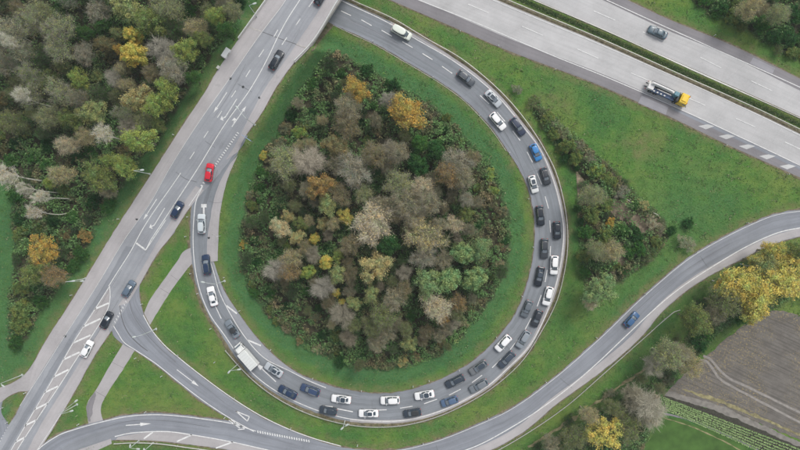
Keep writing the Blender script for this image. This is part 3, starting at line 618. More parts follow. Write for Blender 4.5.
mb = MB(); barp(mb, [(249, 27.5), (261.5, 31.6)], zU, .12, .175, .30); barp(mb, [(296.5, 44.4), (308, 48.6)], zU, .12, .175, .35); rel(mb.build('kerb_joint', M['concrete']), br)
mb = MB(); barp(mb, [(261.5, 31.6), (278, 38), (296.5, 44.4)], zU, .06, .112, .16); rel(mb.build('expansion_joint', M['asphline']), br)
mb = MB(); barp(mb, [(309.5, 47.5), (295, 62.5)], zU, .0, .55, .4); rel(mb.build('wing_wall', M['concrete']), br)
sp = sheet('slope_paving', [(310, 50), (318, 38), (326, 26), (332, 16)], [(313, 51), (322, 39), (330, 29), (337, 19)], .04, M['gravel'], zT, jit=.5)

# ------------------------------------------------------------------ guard rails
def guardrail(pts, label, zf=zT, spacing=4.0, ends=True):
    c = curve(pts, 3); base = P(c[0][0], c[0][1], float(zf(*c[0])))
    root = empty('guard_rail', tuple(base)); tag(root, label, 'guard rail', 'steel guard rails along the roads')
    R = []
    nn = normals(c)
    for (p, w) in zip(c, nn):
        z = float(zf(*p)); q = P(p[0], p[1], z); d = np.array((w[0], -w[1], 0)) 
        R.append([q + d * s + (0, 0, h) for s, h in ((-.07, .50), (-.01, .56), (-.07, .63), (-.01, .70), (-.07, .78), (.04, .80), (.07, .66), (.04, .48))])
    mb = MB(); mb.rings(R, smooth=False); rel(mb.build('rail', M['steel']), root)
    L = np.sum(np.linalg.norm(np.diff(c, axis=0), axis=1)) * S; n = max(2, int(L / spacing)); pc = even(c, n)
    pm = MB(); pm.box((0, 0, .33), (.12, .08, .86)); pm = pm.mesh('post'); pm.materials.append(M['steel'])
    for p in pc:
        q = P(p[0], p[1], float(zf(*p))); o = link('post', pm, None, root); o.location = q - base
    return root
guardrail([(330, -10), (350, 0), (396, 21), (424, 38), (462, 60), (482, 75.6), (506, 98), (526, 122), (543.5, 149), (555, 172), (561.4, 194), (565.8, 218), (567, 240), (566.2, 256), (563.6, 272), (557, 298), (548, 318), (540, 332), (521, 361), (501, 380), (480, 395), (467, 402.4), (438, 415.6), (400, 425), (368, 426), (347, 423.6), (320, 417), (286, 402.4), (260, 385), (240, 366), (226, 350)], 'long curved steel guard rail along the outer side of the loop')
guardrail([(679, 309.7), (673, 311.5), (668, 315.5), (642.7, 337.8), (600, 375.6), (568, 403.6), (525.6, 433), (497, 449.6), (470, 462)], 'steel guard rail on the field side of the lower right ramp')
guardrail([(400, -48), (505.5, 0), (601, 40), (690, 80), (763, 112.6), (801, 131), (900, 179)], 'steel guard rail on the lower edge of the green motorway median')
guardrail([(430, -44), (528, -1), (601, 30), (700, 75), (783, 111.8), (801, 120), (900, 167)], 'steel guard rail on the upper edge of the green motorway median')
guardrail([(115, 443), (135, 442), (160, 443), (190, 447), (212, 450), (240, 456)], 'short steel guard rail below the hatched shoulder at the lower left')
# ------------------------------------------------------------------ street lamps
def to_world(px, py, z): return np.array(P(px, py, z))
def lamp(b, heads, h, label, zf=zT, off=0.0):
    z0 = float(zf(*b)) + off; B = to_world(b[0], b[1], z0)
    root = empty('street_lamp', tuple(B)); tag(root, label, 'street lamp', 'tall street lamps beside the roads')
    mb = MB(); mb.tube([(0, 0, -.1), (0, 0, .02)], .3, 12); mb.tube([(0, 0, 0), (0, 0, 1.2), (0, 0, 1.25), (0, 0, h)], [.13, .12, .085, .06], 10); rel(mb.build('pole', M['lampm']), root).matrix_parent_inverse.identity()
    for hd in heads:
        T = to_world(hd[0], hd[1], z0 + h + .25) - B
        d = np.array((T[0], T[1], 0.0)); L = np.linalg.norm(d) + 1e-6; d = d / L; a = math.atan2(d[1], d[0])
        am = MB(); am.tube([(0, 0, h - .1), tuple(d * L * .3 + (0, 0, h + .18)), tuple(d * max(L - .3, .1) + (0, 0, h + .27))], [.055, .05, .04], 8); am.build('arm', M['lampm'], root)
        hb = MB(); R = []
        for t, w, k in ((-.5, .08, .05), (-.4, .17, .09), (0, .23, .13), (.35, .2, .12), (.5, .08, .05)):
            R.append([(t * .95, w * math.cos(q), k * math.sin(q)) for q in np.linspace(0, 2 * math.pi, 10, endpoint=False)])
        hb.rings(R); ho = hb.build('lamp_head', M['lampm'], root); ho.location = tuple(T); ho.rotation_euler = (0, 0, a)
        lb = MB(); lb.box((0, 0, -.12), (.5, .26, .05), 0, .03); lo = lb.build('lens', M['lampglass'], ho)
    return root
lamp((257, 17), [(254.5, 3.5)], 7.5, 'white street lamp standing at the outer side of the bridge parapet', zU)
lamp((150, 174), [(142, 170)], 9, 'white street lamp on the wood side of the overpass road, nearest the red car', zU)
lamp((85.5, 278.5), [(73, 281), (82, 281)], 9, 'double-armed white street lamp left of the overpass road, beside its hatched area', zU)
lamp((22, 375), [(3, 386)], 8, 'white street lamp above the small side road junction at the lower left')
lamp((77, 404.5), [(71.5, 411), (76, 401)], 8, 'curved-arm white street lamp on the narrow grass strip beside the cycle path')
lamp((156, 329), [(134, 337)], 8, 'white street lamp reaching over the mouth of the slip road')
lamp((224.5, 281), [(202.8, 282.2)], 8, 'white street lamp reaching over the loop just above a white car')
lamp((238, 364), [(229, 372), (239, 369.5)], 7, 'double-armed white street lamp on the grass beside the white box truck')
lamp((345, 420.5), [(342, 428.5), (347, 425)], 5, 'white street lamp just below the lane arrow at the bottom of the loop')
lamp((139, 440.5), [(138, 449), (130, 446)], 5, 'white street lamp on the grass below the hatched shoulder, nearest the lay-by')
lamp((153, 443), [(144, 450)], 5, 'white street lamp on the grass below the hatched shoulder, farther from the lay-by')
lamp((254.5, 124.5), [(237, 107.5)], 8, 'white street lamp reaching over the straight and turning lane arrows', zU)
# direction sign, cabinets
def small(name, px, py, zf, parts, label, cat, group=None, rz=0.0):
    r = empty(name, tuple(P(px, py, float(zf(px, py)))), rz); tag(r, label, cat, group)
    for n, mb, mat in parts: mb.build(n, mat, r)
    return r
a = MB(); a.tube([(-.9, 0, 0), (-.9, 0, 3.3)], .06, 8); a.tube([(.9, 0, 0), (.9, 0, 3.3)], .06, 8)
b = MB(); b.box((0, .08, 2.7), (2.6, .07, 1.3)); c = MB(); c.box((0, .02, 2.7), (2.68, .04, 1.38))
small('road_sign', 249.5, 140, zT, [('post', a, M['steel']), ('sign_panel', b, M['blue']), ('frame', c, M['white'])], 'blue road sign with white frame at the edge of the turning lane', 'road sign', rz=math.radians(-33))
M['cab'] = plain('cabinet_white', (.78, .79, .77), .5)
a = MB(); a.box((0, 0, .6), (2.3, 1.1, 1.1), 0, .06); b = MB(); b.box((0, 0, 1.20), (2.4, 1.2, .09), 0, .03); c = MB(); c.box((0, -.57, .6), (.9, .04, .9)); d = MB(); d.box((0, 0, .02), (2.6, 1.4, .1))
small('utility_cabinet', 227, 54, zT, [('cabinet_body', a, M['cab']), ('lid', b, M['cab']), ('door', c, M['steel']), ('plinth', d, M['concrete'])], 'white utility cabinet on the grass slope left of the bridge', 'utility cabinet', rz=math.radians(57))
a = MB(); a.box((0, 0, .4), (.7, .5, .8), 0, .04); b = MB(); b.box((0, 0, .83), (.78, .58, .06))
small('utility_box', 219, 68, zT, [('box_body', a, M['white']), ('lid', b, M['steel'])], 'small pale utility box in the grass below the white cabinet', 'utility box', rz=math.radians(57))
a = MB(); a.tube([(0, 0, 0), (0, 0, 2.4)], .04, 6); b = MB(); b.box((0, 0, 2.2), (.65, .06, .65))
small('traffic_sign', 221, 236, zT, [('post', a, M['steel']), ('sign_panel', b, M['white'])], 'small white traffic sign on the grass beside the end of the pale strip', 'traffic sign', rz=math.radians(10))
# manhole covers
def cover(px, py, zf, dz, label):
    m = MB(); m.tube([(0, 0, 0), (0, 0, .012)], .31, 16); o = m.build('manhole_cover', M['darkm']); o.location = tuple(P(px, py, float(zf(px, py)), dz)); tag(o, label, 'manhole cover', 'iron covers in the roads')
cover(243.2, 87, zU, .105, 'dark iron cover in the middle of the overpass road, farther from its edge'); cover(259.5, 97.6, zU, .105, 'dark iron cover in the overpass road near its grassy edge')
cover(137, 219, zU, .15, 'dark iron cover in the footway beside the lane arrows'); cover(230.5, 78.6, zU, .15, 'dark iron cover in the footway near the bridge'); cover(209, 237.6, zT, .13, 'dark iron cover between the silver pickup and the navy car'); cover(65.4, 336, zU, .15, 'dark iron cover in the footway beside the hatched area')
# delineator posts
DEL = [
 ('inner edge of the loop', [(373, 42), (432.7, 78), (479, 116), (509, 153), (528, 199), (532.6, 247), (521.6, 296), (496, 337), (459, 370), (429, 380.5), (413, 386), (361.5, 390.5), (313, 378), (271, 349.6), (240, 310.6), (224.5, 277.5)]),
 ('outer edge of the loop', [(211, 328.6), (198, 293.5), (191, 273.6)]),
 ('upper side of the ramp', [(291, 428), (357.5, 445), (423, 443), (488, 418), (545.5, 381.5), (596, 337.5), (644.7, 294), (695.5, 252.6), (746.5, 223)]),
 ('lower side of the ramp', [(712, 280.5), (740, 264)]),
 ('lower edge of the motorway', [(460, 32), (498, 46.5), (555, 70), (725, 145.5), (787, 174.5)]),
 ('upper edge of the motorway', [(713.6, 36), (795, 57)]),
 ('slip road', [(215, 362), (234.4, 398), (178, 355), (162, 376), (142.4, 304), (136, 358), (225, 417.4)]),
 ('grass islands of the junction', [(188, 217), (186, 236.6), (146, 411.6), (79, 424), (26, 392.6), (3, 407.6), (8, 422)]),
 ('footway side of the overpass road', [(119, 219), (72, 295), (174, 135)]),
]
ORD = ['first', 'second', 'third', 'fourth', 'fifth', 'sixth', 'seventh', 'eighth', 'ninth', 'tenth', 'eleventh', 'twelfth', 'thirteenth', 'fourteenth', 'fifteenth', 'sixteenth', 'seventeenth', 'eighteenth', 'nineteenth', 'twentieth']
pm = MB(); pm.box((0, 0, .5), (.2, .16, 1.0), 0, .03); pm = pm.mesh('post_body'); pm.materials.append(M['white'])
rm = MB(); rm.box((0, 0, .8), (.206, .166, .16)); rm = rm.mesh('reflector_band'); rm.materials.append(M['black'])
for where, L in DEL:
    for i, (x, y) in enumerate(L):
        r = empty('delineator_post', tuple(G(x, y)), random.uniform(0, 3)); tag(r, f'white roadside post, {ORD[i]} of the {len(L)} along the {where}, counted from the ' + ('bridge' if 'loop' in where else 'left' if where not in ('slip road', 'grass islands of the junction', 'footway side of the overpass road') else 'start'), 'roadside post', 'white delineator posts')
        r['label'] = f'white roadside post, {ORD[i]} of {len(L)} ' + {'inner edge of the loop': 'along the inner edge of the loop from the bridge', 'outer edge of the loop': 'on the outer left edge of the loop', 'upper side of the ramp': 'along the upper side of the ramp from its left', 'lower side of the ramp': 'between the ramp and the yellow trees', 'lower edge of the motorway': 'along the lower motorway edge from the left', 'upper edge of the motorway': 'along the upper motorway edge', 'slip road': 'round the slip road', 'grass islands of the junction': 'on the grass islands of the junction', 'footway side of the overpass road': 'on the wood side of the overpass road'}[where]
        link('post_body', pm, None, r); link('reflector_band', rm, None, r)

# ------------------------------------------------------------------ vehicles
def ring(x0, x1, hw, z, n=28, p=3.4, tilt=0.0, zr=None):
    """rounded rectangle ring, x from x0 to x1, half width hw"""
    out = []
    for k in range(n):
        a = 2 * math.pi * (k + .5) / n; c, s_ = math.cos(a), math.sin(a)
        u = math.copysign(abs(c) ** (2 / p), c); v = math.copysign(abs(s_) ** (2 / p), s_)
        x = (x0 + x1) / 2 + u * (x1 - x0) / 2
        out.append((x, v * hw, z + (0 if zr is None else zr(x))))
    return out
KINDS = {   # length, width, roof height, belt, bonnet height, cowl x, windscreen top x, roof rear x, glass rear x (fractions of length from the nose)
    'hatchback': dict(L=4.25, W=1.80, H=1.48, belt=.95, hood=.80, cowl=.27, rt=.44, rr=.86, gr=.97, deck=.95),
    'saloon': dict(L=4.75, W=1.85, H=1.44, belt=.94, hood=.78, cowl=.29, rt=.45, rr=.74, gr=.88, deck=.97),
    'estate': dict(L=4.80, W=1.86, H=1.50, belt=.95, hood=.80, cowl=.28, rt=.44, rr=.88, gr=.975, deck=.96),
    'suv': dict(L=4.60, W=1.90, H=1.68, belt=1.08, hood=.98, cowl=.27, rt=.41, rr=.88, gr=.97, deck=1.08),
    'van': dict(L=5.10, W=1.96, H=1.95, belt=1.15, hood=1.02, cowl=.19, rt=.31, rr=.95, gr=.99, deck=1.15),
}
_cache = {}
def vehicle_meshes(kind, top):
    key = (kind, top)
    if key in _cache: return _cache[key]
    k = KINDS[kind]; L, W, Hh = k['L'], k['W'], k['H']; X = lambda f: L / 2 - f * L; parts = []
    # lower body
    R = []; ns = 30
    for i in range(ns + 1):
        f = i / ns; x = X(f); e = min(1, .70 + .3 * (1 - (1 - min(1, f / .085)) ** 2)); e2 = min(1, .80 + .2 * (1 - (1 - min(1, (1 - f) / .06)) ** 2)); w = W / 2 * e * e2
        if f < k['cowl']: zt = k['hood'] * .82 + (k['belt'] - k['hood'] * .82) * (f / k['cowl']) ** .55
        elif f < k['gr']: zt = k['belt'] + .02
        else: zt = k['deck'] - .02 * (f - k['gr']) / (1.001 - k['gr'])
        zt *= (1 - .22 * max(0, 1 - f / .03) - .10 * max(0, 1 - (1 - f) / .025)); zb = .24 + .10 * max(0, 1 - f / .05) + .12 * max(0, 1 - (1 - f) / .05)
        cr = .035 if f < k['cowl'] else .02
        arch = .0
        for wx in (.185, .80):
            arch = max(arch, 1 - abs(f - wx) / .075)
        arch = max(0, arch) ** .5 if arch > 0 else 0
        zs = zb + (.36 * arch)
        h = [(0, zb), (w * .80, zb), (w * .985, max(zb + .08, zs)), (w, max(zb + .3, zs + .1, zt * .62)), (w * .985, zt * .84), (w * .93, zt * .955), (w * .80, zt), (w * .42, zt + cr * .8), (0, zt + cr)]
        R.append([(x, y, z) for y, z in h] + [(x, -y, z) for y, z in h[-2:0:-1]])
    mb = MB(); mb.rings(R); parts.append(('body', mb.mesh('body'), 'paint', None))
    # greenhouse
    b0 = W / 2 * .90; b1 = W / 2 * (.74 if kind != 'van' else .82); zb, zt = k['belt'] - .01, Hh - .06
    B = ring(X(k['gr']), X(k['cowl']), b0, zb); T = ring(X(k['rr']), X(k['rt']), b1, zt)
    def lerp(a, b, t, bulge=0.0): return [tuple(p * (1 - t) + q * t + (0 if j != 1 else math.copysign(bulge, p)) for j, (p, q) in enumerate(zip(u, v))) for u, v in zip(a, b)]
    mb = MB(); mb.rings([B, lerp(B, T, .35, .025), lerp(B, T, .7, .02), T]); parts.append(('windows', mb.mesh('windows'), 'glass', None))
    # windscreen, a pane of its own just proud of the window band
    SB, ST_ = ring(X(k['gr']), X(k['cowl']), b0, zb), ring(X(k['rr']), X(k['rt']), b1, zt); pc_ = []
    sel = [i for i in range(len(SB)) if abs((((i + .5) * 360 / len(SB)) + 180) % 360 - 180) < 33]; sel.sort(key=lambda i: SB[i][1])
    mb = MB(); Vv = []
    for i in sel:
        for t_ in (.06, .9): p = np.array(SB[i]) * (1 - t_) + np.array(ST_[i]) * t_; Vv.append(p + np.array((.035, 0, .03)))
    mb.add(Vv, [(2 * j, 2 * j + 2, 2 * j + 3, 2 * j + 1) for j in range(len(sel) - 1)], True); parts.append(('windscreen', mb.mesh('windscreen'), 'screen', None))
    # roof panel
    def sc(r, f, dz, dx=0): cx = sum(p[0] for p in r) / len(r); return [(cx + (p[0] - cx) * f, p[1] * f, p[2] + dz) for p in r]
    mb = MB(); mb.rings([sc(T, 1.03, -.03), sc(T, 1.015, .015), sc(T, .90, .055), sc(T, .6, .075), sc(T, .2, .08)])
    parts.append(('roof', mb.mesh('roof'), 'dark' if top == 'black' else 'paint', None))
    # pillars
    n = len(B)
    mb = MB()
    ang = lambda i: (i + .5) * 360 / n
    for deg, wd in ((32, .06), (-32, .06), (90 + 8, .05), (-90 - 8, .05), (146, .12), (-146, .12)):
        i = min(range(n), key=lambda q: abs((ang(q) - deg + 180) % 360 - 180)); Q = []
        for t in (-.02, .35, .7, 1.0):
            bb = lerp(B, T, max(t, 0), .03 if 0 < t < 1 else .012)
            p = np.array(bb[i]); q = np.array(bb[(i + 1) % n]); m = (p + q) / 2; d = (q - p) / (np.linalg.norm(q - p) + 1e-6); o = np.array((d[1], -d[0], 0)) * .012
            Q.append([m - d * wd + o, m + d * wd + o, m + d * wd - o * 2, m - d * wd - o * 2])
        mb = MB(); mb.rings(Q, smooth=False); parts.append(('pillar', mb.mesh('pillar'), 'paint', None))
    # bonnet shut line / cowl
    mb = MB(); xs = X(k['cowl']) + .05
    mb.rings([[(xs + .10 - .10 * (y / b0) ** 2, y, k['belt'] + .028 - .03 * abs(y / b0) ** 3 + dz) for y, dz in ((-b0 * .92, 0), (-b0 * .5, 0), (0, .006), (b0 * .5, 0), (b0 * .92, 0), (b0 * .92, -.05), (-b0 * .92, -.05))], [(xs - .10 - .12 * (y / b0) ** 2, y, k['belt'] + .040 - .03 * abs(y / b0) ** 3 + dz) for y, dz in ((-b0 * .92, 0), (-b0 * .5, 0), (0, .006), (b0 * .5, 0), (b0 * .92, 0), (b0 * .92, -.05), (-b0 * .92, -.05))]], smooth=False)
    parts.append(('cowl', mb.mesh('cowl'), 'dark', None))
    for s_ in (-1, 1):
        mb = MB(); zl = k['hood'] * .74
        mb.rings([[(X(.012 + .0) - .02 * q, s_ * (W / 2 * .50 + q * W / 2 * .09), zl + d) for q, d in ((0, -.07), (1, -.06), (2, -.05), (3, -.04), (3, .05), (2, .07), (1, .07), (0, .06))],
                  [(X(.06) - .06 * q, s_ * (W / 2 * .56 + q * W / 2 * .125), zl + .04 + d) for q, d in ((0, -.05), (1, -.05), (2, -.04), (3, -.03), (3, .07), (2, .09), (1, .10), (0, .10))]])
        parts.append(('headlight', mb.mesh('headlight'), 'lens', None))
        mb = MB(); zl = k['belt'] * .86
        mb.box((X(.985), s_ * W / 2 * .68, zl), (.16, W * .16, .17), s_ * -.35, .03); parts.append(('taillight', mb.mesh('taillight'), 'red', None))
        mb = MB(); mx = X(k['cowl'] + .035); R = []
        for t, w_, h_ in ((-1, .02, .03), (-.6, .06, .07), (.2, .07, .08), (.9, .05, .06), (1, .02, .03)):
            R.append([(mx + w_ * math.cos(q), s_ * (W / 2 + .10 + .09 * t), k['belt'] + .08 + h_ * math.sin(q)) for q in np.linspace(0, 2 * math.pi, 8, endpoint=False)])
        mb.rings(R); mb.tube([(mx, s_ * (W / 2 * .88), k['belt'] + .02), (mx, s_ * (W / 2 + .06), k['belt'] + .06)], .025, 6); parts.append(('mirror', mb.mesh('mirror'), 'paint', None))
        for wx in (.185, .80):
            mb = MB(); mb.tube([(X(wx), s_ * (W / 2 - .22), .32), (X(wx), s_ * (W / 2 - .005), .32)], .32, 16); rb = MB(); rb.tube([(X(wx), s_ * (W / 2 - .06), .32), (X(wx), s_ * (W / 2 + .002), .32)], .2, 12)
            parts.append(('wheel', mb.mesh('tyre'), 'black', rb.mesh('rim')))
    if top == 'sunroof':
        mb = MB(); cx = (X(k['rt']) + X(k['rr'])) / 2 + .1; mb.rings([ring(cx - .55, cx + .55, b1 * .66, Hh - .02, 20, 6), ring(cx - .55, cx + .55, b1 * .66, Hh + .025, 20, 6), ring(cx - .50, cx + .50, b1 * .6, Hh + .035, 20, 6)]); parts.append(('sunroof', mb.mesh('sunroof'), 'glass', None))
    if top == 'panorama':
        mb = MB(); mb.rings([sc(T, .88, .02), sc(T, .86, .075), sc(T, .8, .085)]); parts.append(('glass_roof', mb.mesh('glass_roof'), 'glass', None))
    if top == 'rails' or kind in ('estate', 'suv') and top in ('plain', 'sunroof'):
        for s_ in (-1, 1):
            mb = MB(); xa, xb = X(k['rt'] + .03), X(k['rr'] - .02); y = s_ * b1 * .93
            mb.tube([(xa, y, Hh - .03), (xa - .12, y, Hh + .06), (xb + .12, y, Hh + .06), (xb, y, Hh - .03)], .022, 6); parts.append(('roof_rail', mb.mesh('roof_rail'), 'steel', None))
    mb = MB(); mb.box((X(.996), 0, .42), (.05, W * .7, .14), 0, .02); parts.append(('rear_bumper', mb.mesh('rear_bumper'), 'dark', None))
    mb = MB(); mb.box((X(.008), 0, .42), (.08, W * .52, .16), 0, .02); parts.append(('grille', mb.mesh('grille'), 'dark', None))
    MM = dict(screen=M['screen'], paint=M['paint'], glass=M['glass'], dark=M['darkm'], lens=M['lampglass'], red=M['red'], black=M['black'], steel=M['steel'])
    for (_, me, mt, sub) in parts:
        me.materials.append(MM[mt])
        if sub: sub.materials.append(M['rim'])
    _cache[key] = parts
    return parts
def place_vehicle(px, py, dx, dy, zf, off, name, label, cat, group, builder):
    e = 3.0; n = math.hypot(dx, dy); dx, dy = dx / n, dy / n
    z0 = float(zf(px, py)) + off
    zm = z0 + .9                                   # the roof is what the coordinates were read from
    a = np.array(P(px, py, zm)); a[2] = z0
    zA, zB = float(zf(px + dx * e, py + dy * e)), float(zf(px - dx * e, py - dy * e))
    root = empty(name, tuple(a)); root.rotation_euler = (0, -math.atan2(zA - zB, 2 * e * S), math.atan2(-dy, dx))
    tag(root, label, cat, group); builder(root); return root
CARGROUP = 'cars on the roads'
def car(px, py, dx, dy, kind, top, col, label, zf=zT, off=.10, scale=1.0, name=None, cat='car'):
    def b(root):
        for n, me, mt, sub in vehicle_meshes(kind, top):
            o = link(n, me, None, root); o.color = (*col, 1)
            if sub: s_ = link('rim', sub, None, o)
    r = place_vehicle(px, py, dx, dy, zf, off, name or {'van': 'passenger_van', 'suv': 'sport_utility_car', 'estate': 'estate_car', 'saloon': 'saloon_car', 'hatchback': 'hatchback_car'}[kind], label, cat, CARGROUP, b)
    r.scale = (scale, scale, scale); return r
BLK, NAVY, WHT, SIL, GRY, DGR, RED, BLU = (.007, .012, .022), (.012, .030, .075), (.80, .80, .80), (.42, .45, .48), (.17, .20, .23), (.028, .040, .058), (.62, .015, .035), (.03, .19, .46)
U = zU
CARS = [
 (276.2, 59.6, .5, -.87, 'estate', 'plain', BLK, 'black estate car heading up the overpass road just below the bridge', U),
 (321, -4, .52, -.86, 'hatchback', 'plain', BLK, 'black car on the bridge, cut off by the top edge', U),
 (209, 172, .2, -.98, 'hatchback', 'plain', RED, 'bright red car on the row of give-way triangles', U),
 (177, 209.4, .5, -.87, 'hatchback', 'plain', NAVY, 'dark blue car beside the tip of the narrow grass island', U),
 (128.4, 288.8, .52, -.85, 'hatchback', 'plain', (.10, .14, .19), 'blue-grey car with headlights on passing the mouth of the slip road', U),
 (106.2, 320.2, .45, -.89, 'hatchback', 'plain', BLK, 'black car beside the upper hatched bars of the overpass road', U),
 (86.6, 349, .45, -.89, 'hatchback', 'plain', WHT, 'plain white car beside the hatched bars of the overpass road', U),
 (201.4, 223.2, .03, -1, 'suv', 'plain', (.55, .60, .62), 'silver car with pale roof at the end of the loop, on the lane symbol', zT),
 (206.2, 264.4, -.1, -.99, 'estate', 'plain', NAVY, 'navy estate car at the end of the loop, second in the queue', zT),
 (212, 296.2, -.25, -.97, 'saloon', 'plain', WHT, 'white car just below the lamp arm that reaches over the loop', zT),
 (232, 328.8, -.55, -.83, 'saloon', 'black', GRY, 'grey car with dark roof just ahead of the white box truck', zT),
 (273.4, 370, -.83, -.53, 'saloon', 'sunroof', SIL, 'silver saloon with dark sunroof right behind the white box truck', zT),
 (287.4, 392.4, -.88, -.45, 'saloon', 'plain', NAVY, 'navy car in the outer lane beyond the long lane arrow', zT),
 (310, 390.2, -.93, -.34, 'estate', 'rails', (.03, .055, .12), 'dark blue estate car in the inner lane, ahead of the white car with black roof', zT),
 (328, 411, -.98, -.17, 'hatchback', 'plain', DGR, 'small black car on the outer lane, below the shaft of a lane arrow', zT),
 (341, 399.4, -.99, -.12, 'saloon', 'panorama', WHT, 'white car with black glass roof in the inner lane', zT),
 (368.4, 413.6, -1, -.0, 'saloon', 'sunroof', WHT, 'white car with small dark sunroof in the outer lane at the lowest bend', zT),
 (390, 400.4, -1, .03, 'suv', 'plain', WHT, 'plain white car in the inner lane at the lowest bend', zT),
 (424.4, 395.3, -.98, .17, 'saloon', 'panorama', WHT, 'white car with dark glass roof in the inner lane, following a plain white car', zT),
 (412.3, 413.2, -.98, .16, 'hatchback', 'black', DGR, 'dark grey car with black roof directly below a white one', zT),
 (449.6, 401.6, -.95, .32, 'hatchback', 'plain', (.08, .13, .22), 'steel blue car in the outer lane at the bottom of the loop', zT),
 (455, 381.6, -.90, .44, 'estate', 'plain', DGR, 'charcoal estate car with plain roof in the inner lane', zT),
 (478.8, 386.2, -.88, .48, 'estate', 'rails', (.16, .18, .20), 'grey estate car with roof rails in the outer lane', zT),
 (478.4, 367.8, -.84, .55, 'estate', 'panorama', (.15, .16, .17), 'grey car with long black glass roof in the inner lane', zT),
 (503.2, 343.4, -.68, .73, 'suv', 'plain', WHT, 'white car alone in the inner lane on the lower right bend', zT),
 (506.6, 360, -.7, .71, 'estate', 'rails', (.04, .055, .08), 'dark blue-black car with roof rails in the outer lane, behind the grey estate', zT),
 (523.4, 339.6, -.54, .84, 'suv', 'plain', (.24, .27, .30), 'light grey sport utility car in the outer lane, lower right bend', zT),
 (527, 309, -.38, .92, 'hatchback', 'plain', (.11, .13, .15), 'dark grey car in the inner lane, two lengths ahead of the white one', zT),
 (537, 318.6, -.36, .93, 'hatchback', 'plain', (.025, .03, .04), 'black car with red tail lights in the outer lane behind the light grey one', zT),
 (548, 296.2, -.25, .97, 'suv', 'plain', WHT, 'white car in the outer lane just below another white one on the right side', zT),
 (539.6, 276.6, -.2, .98, 'saloon', 'panorama', BLK, 'black car with glass roof in the inner lane, right side of the loop', zT),
 (554.4, 265.2, -.06, 1, 'suv', 'plain', WHT, 'white car in the outer lane just above another white one on the right side', zT),
 (544.6, 248.6, -.02, 1, 'estate', 'plain', (.035, .04, .05), 'black estate car in the inner lane, level with the middle of the right side', zT),
 (557.2, 230.4, .05, 1, 'hatchback', 'plain', BLK, 'black hatchback in the outer lane, two cars above the white pair', zT),
 (540.4, 215.8, .1, .99, 'estate', 'rails', BLK, 'black car with roof rails in the inner lane, below the white convertible-looking one', zT),
 (533.6, 184.2, .25, .97, 'hatchback', 'sunroof', (.68, .69, .68), 'off-white car with square black sunroof in the inner lane', zT),
 (545.6, 176.2, .28, .96, 'hatchback', 'rails', (.03, .035, .045), 'black car with roof rails in the outer lane, just below the bright blue one', zT),
 (536, 152.2, .40, .92, 'hatchback', 'plain', BLU, 'bright blue car in the outer lane, upper right of the loop', zT),
 (518, 126.4, .57, .82, 'estate', 'plain', (.025, .035, .07), 'navy car in the outer lane, ahead of the white estate', zT),
 (498, 121.2, .65, .76, 'estate', 'plain', WHT, 'white estate car in the inner lane, upper right bend', zT),
 (493.4, 98.4, .68, .73, 'saloon', 'sunroof', SIL, 'silver car with dark sunroof in the outer lane', zT),
 (466, 78, .78, .63, 'estate', 'rails', (.06, .07, .085), 'dark-roofed grey car in the outer lane, the first behind the pale van', zT),
 (401.6, 32.2, .87, .5, 'van', 'plain', (.66, .70, .62), 'pale cream van on the outer lane soon after the bridge', zT),
 (632, 319.8, .68, -.73, 'hatchback', 'plain', (.04, .11, .24), 'blue car alone on the lower right ramp', zT),
 (658, 32, -.91, -.41, 'saloon', 'plain', (.07, .11, .14), 'dark blue-green car alone on the upper motorway carriageway', zT),
]
for c_ in CARS:
    px, py, dx, dy, kind, top, col, label, zf = c_
    car(px, py, dx, dy, kind, top, col, label.replace('convertible-looking', 'sunroofed'), zf, .125 if zf is zU else .11, 1.04)

def truck_wheel(root, x, y, r=.48):
    s_ = 1 if y > 0 else -1; m = MB(); m.tube([(x, y - s_ * .28, r), (x, y, r)], r, 16); w = m.build('wheel', M['black'], root); q = MB(); q.tube([(x, y - s_ * .05, r), (x, y + s_ * .01, r)], r * .55, 12); q.build('rim', M['rim'], w)
def cab(root, x0, x1, w, z0, z1, slope, mat):
    m = MB(); R = []
    for x, k, zt in ((x0, 1, z1 - .05), (x0 + .1, 1, z1), (x1 - slope - .3, 1, z1), (x1 - slope, .98, z1 - .08), (x1 - slope * .35, .97, z0 + (z1 - z0) * .55), (x1 - .04, .95, z0 + (z1 - z0) * .42), (x1, .88, z0 + .2)):
        y = w / 2 * k; R.append([(x, -y, z0), (x, y, z0), (x, y, zt - .15), (x, y - .18, zt), (x, -y + .18, zt), (x, -y, zt - .15)])
    m.rings(R, smooth=False); o = m.build('cab', mat, root)
    g = MB(); zz = z0 + (z1 - z0) * .56
    g.add([(x1 - slope * .35 + .03, -w * .43, zz), (x1 - slope * .35 + .03, w * .43, zz), (x1 - slope + .03, w * .40, z1 - .14), (x1 - slope + .03, -w * .40, z1 - .14),
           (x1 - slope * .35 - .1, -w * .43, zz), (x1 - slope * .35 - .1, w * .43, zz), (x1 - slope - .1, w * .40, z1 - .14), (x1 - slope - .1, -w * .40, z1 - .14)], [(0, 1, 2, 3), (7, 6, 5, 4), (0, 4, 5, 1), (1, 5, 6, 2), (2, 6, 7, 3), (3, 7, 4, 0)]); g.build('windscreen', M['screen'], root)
    for s_ in (-1, 1):
        g = MB(); g.box((x1 - slope - .25, s_ * (w / 2 + .004), z0 + (z1 - z0) * .68), (.8, .02, (z1 - z0) * .28)); g.build('side_window', M['glass'], root)
        g = MB(); g.box((x1 - slope * .3, s_ * (w / 2 + .18), z0 + (z1 - z0) * .62), (.1, .22, .4), 0, .02); g.build('mirror', M['darkm'], root)
        g = MB(); g.box((x1 - .03, s_ * w * .36, z0 + .35), (.1, .34, .16), 0, .02); g.build('headlight', M['lampglass'], root)
    return o
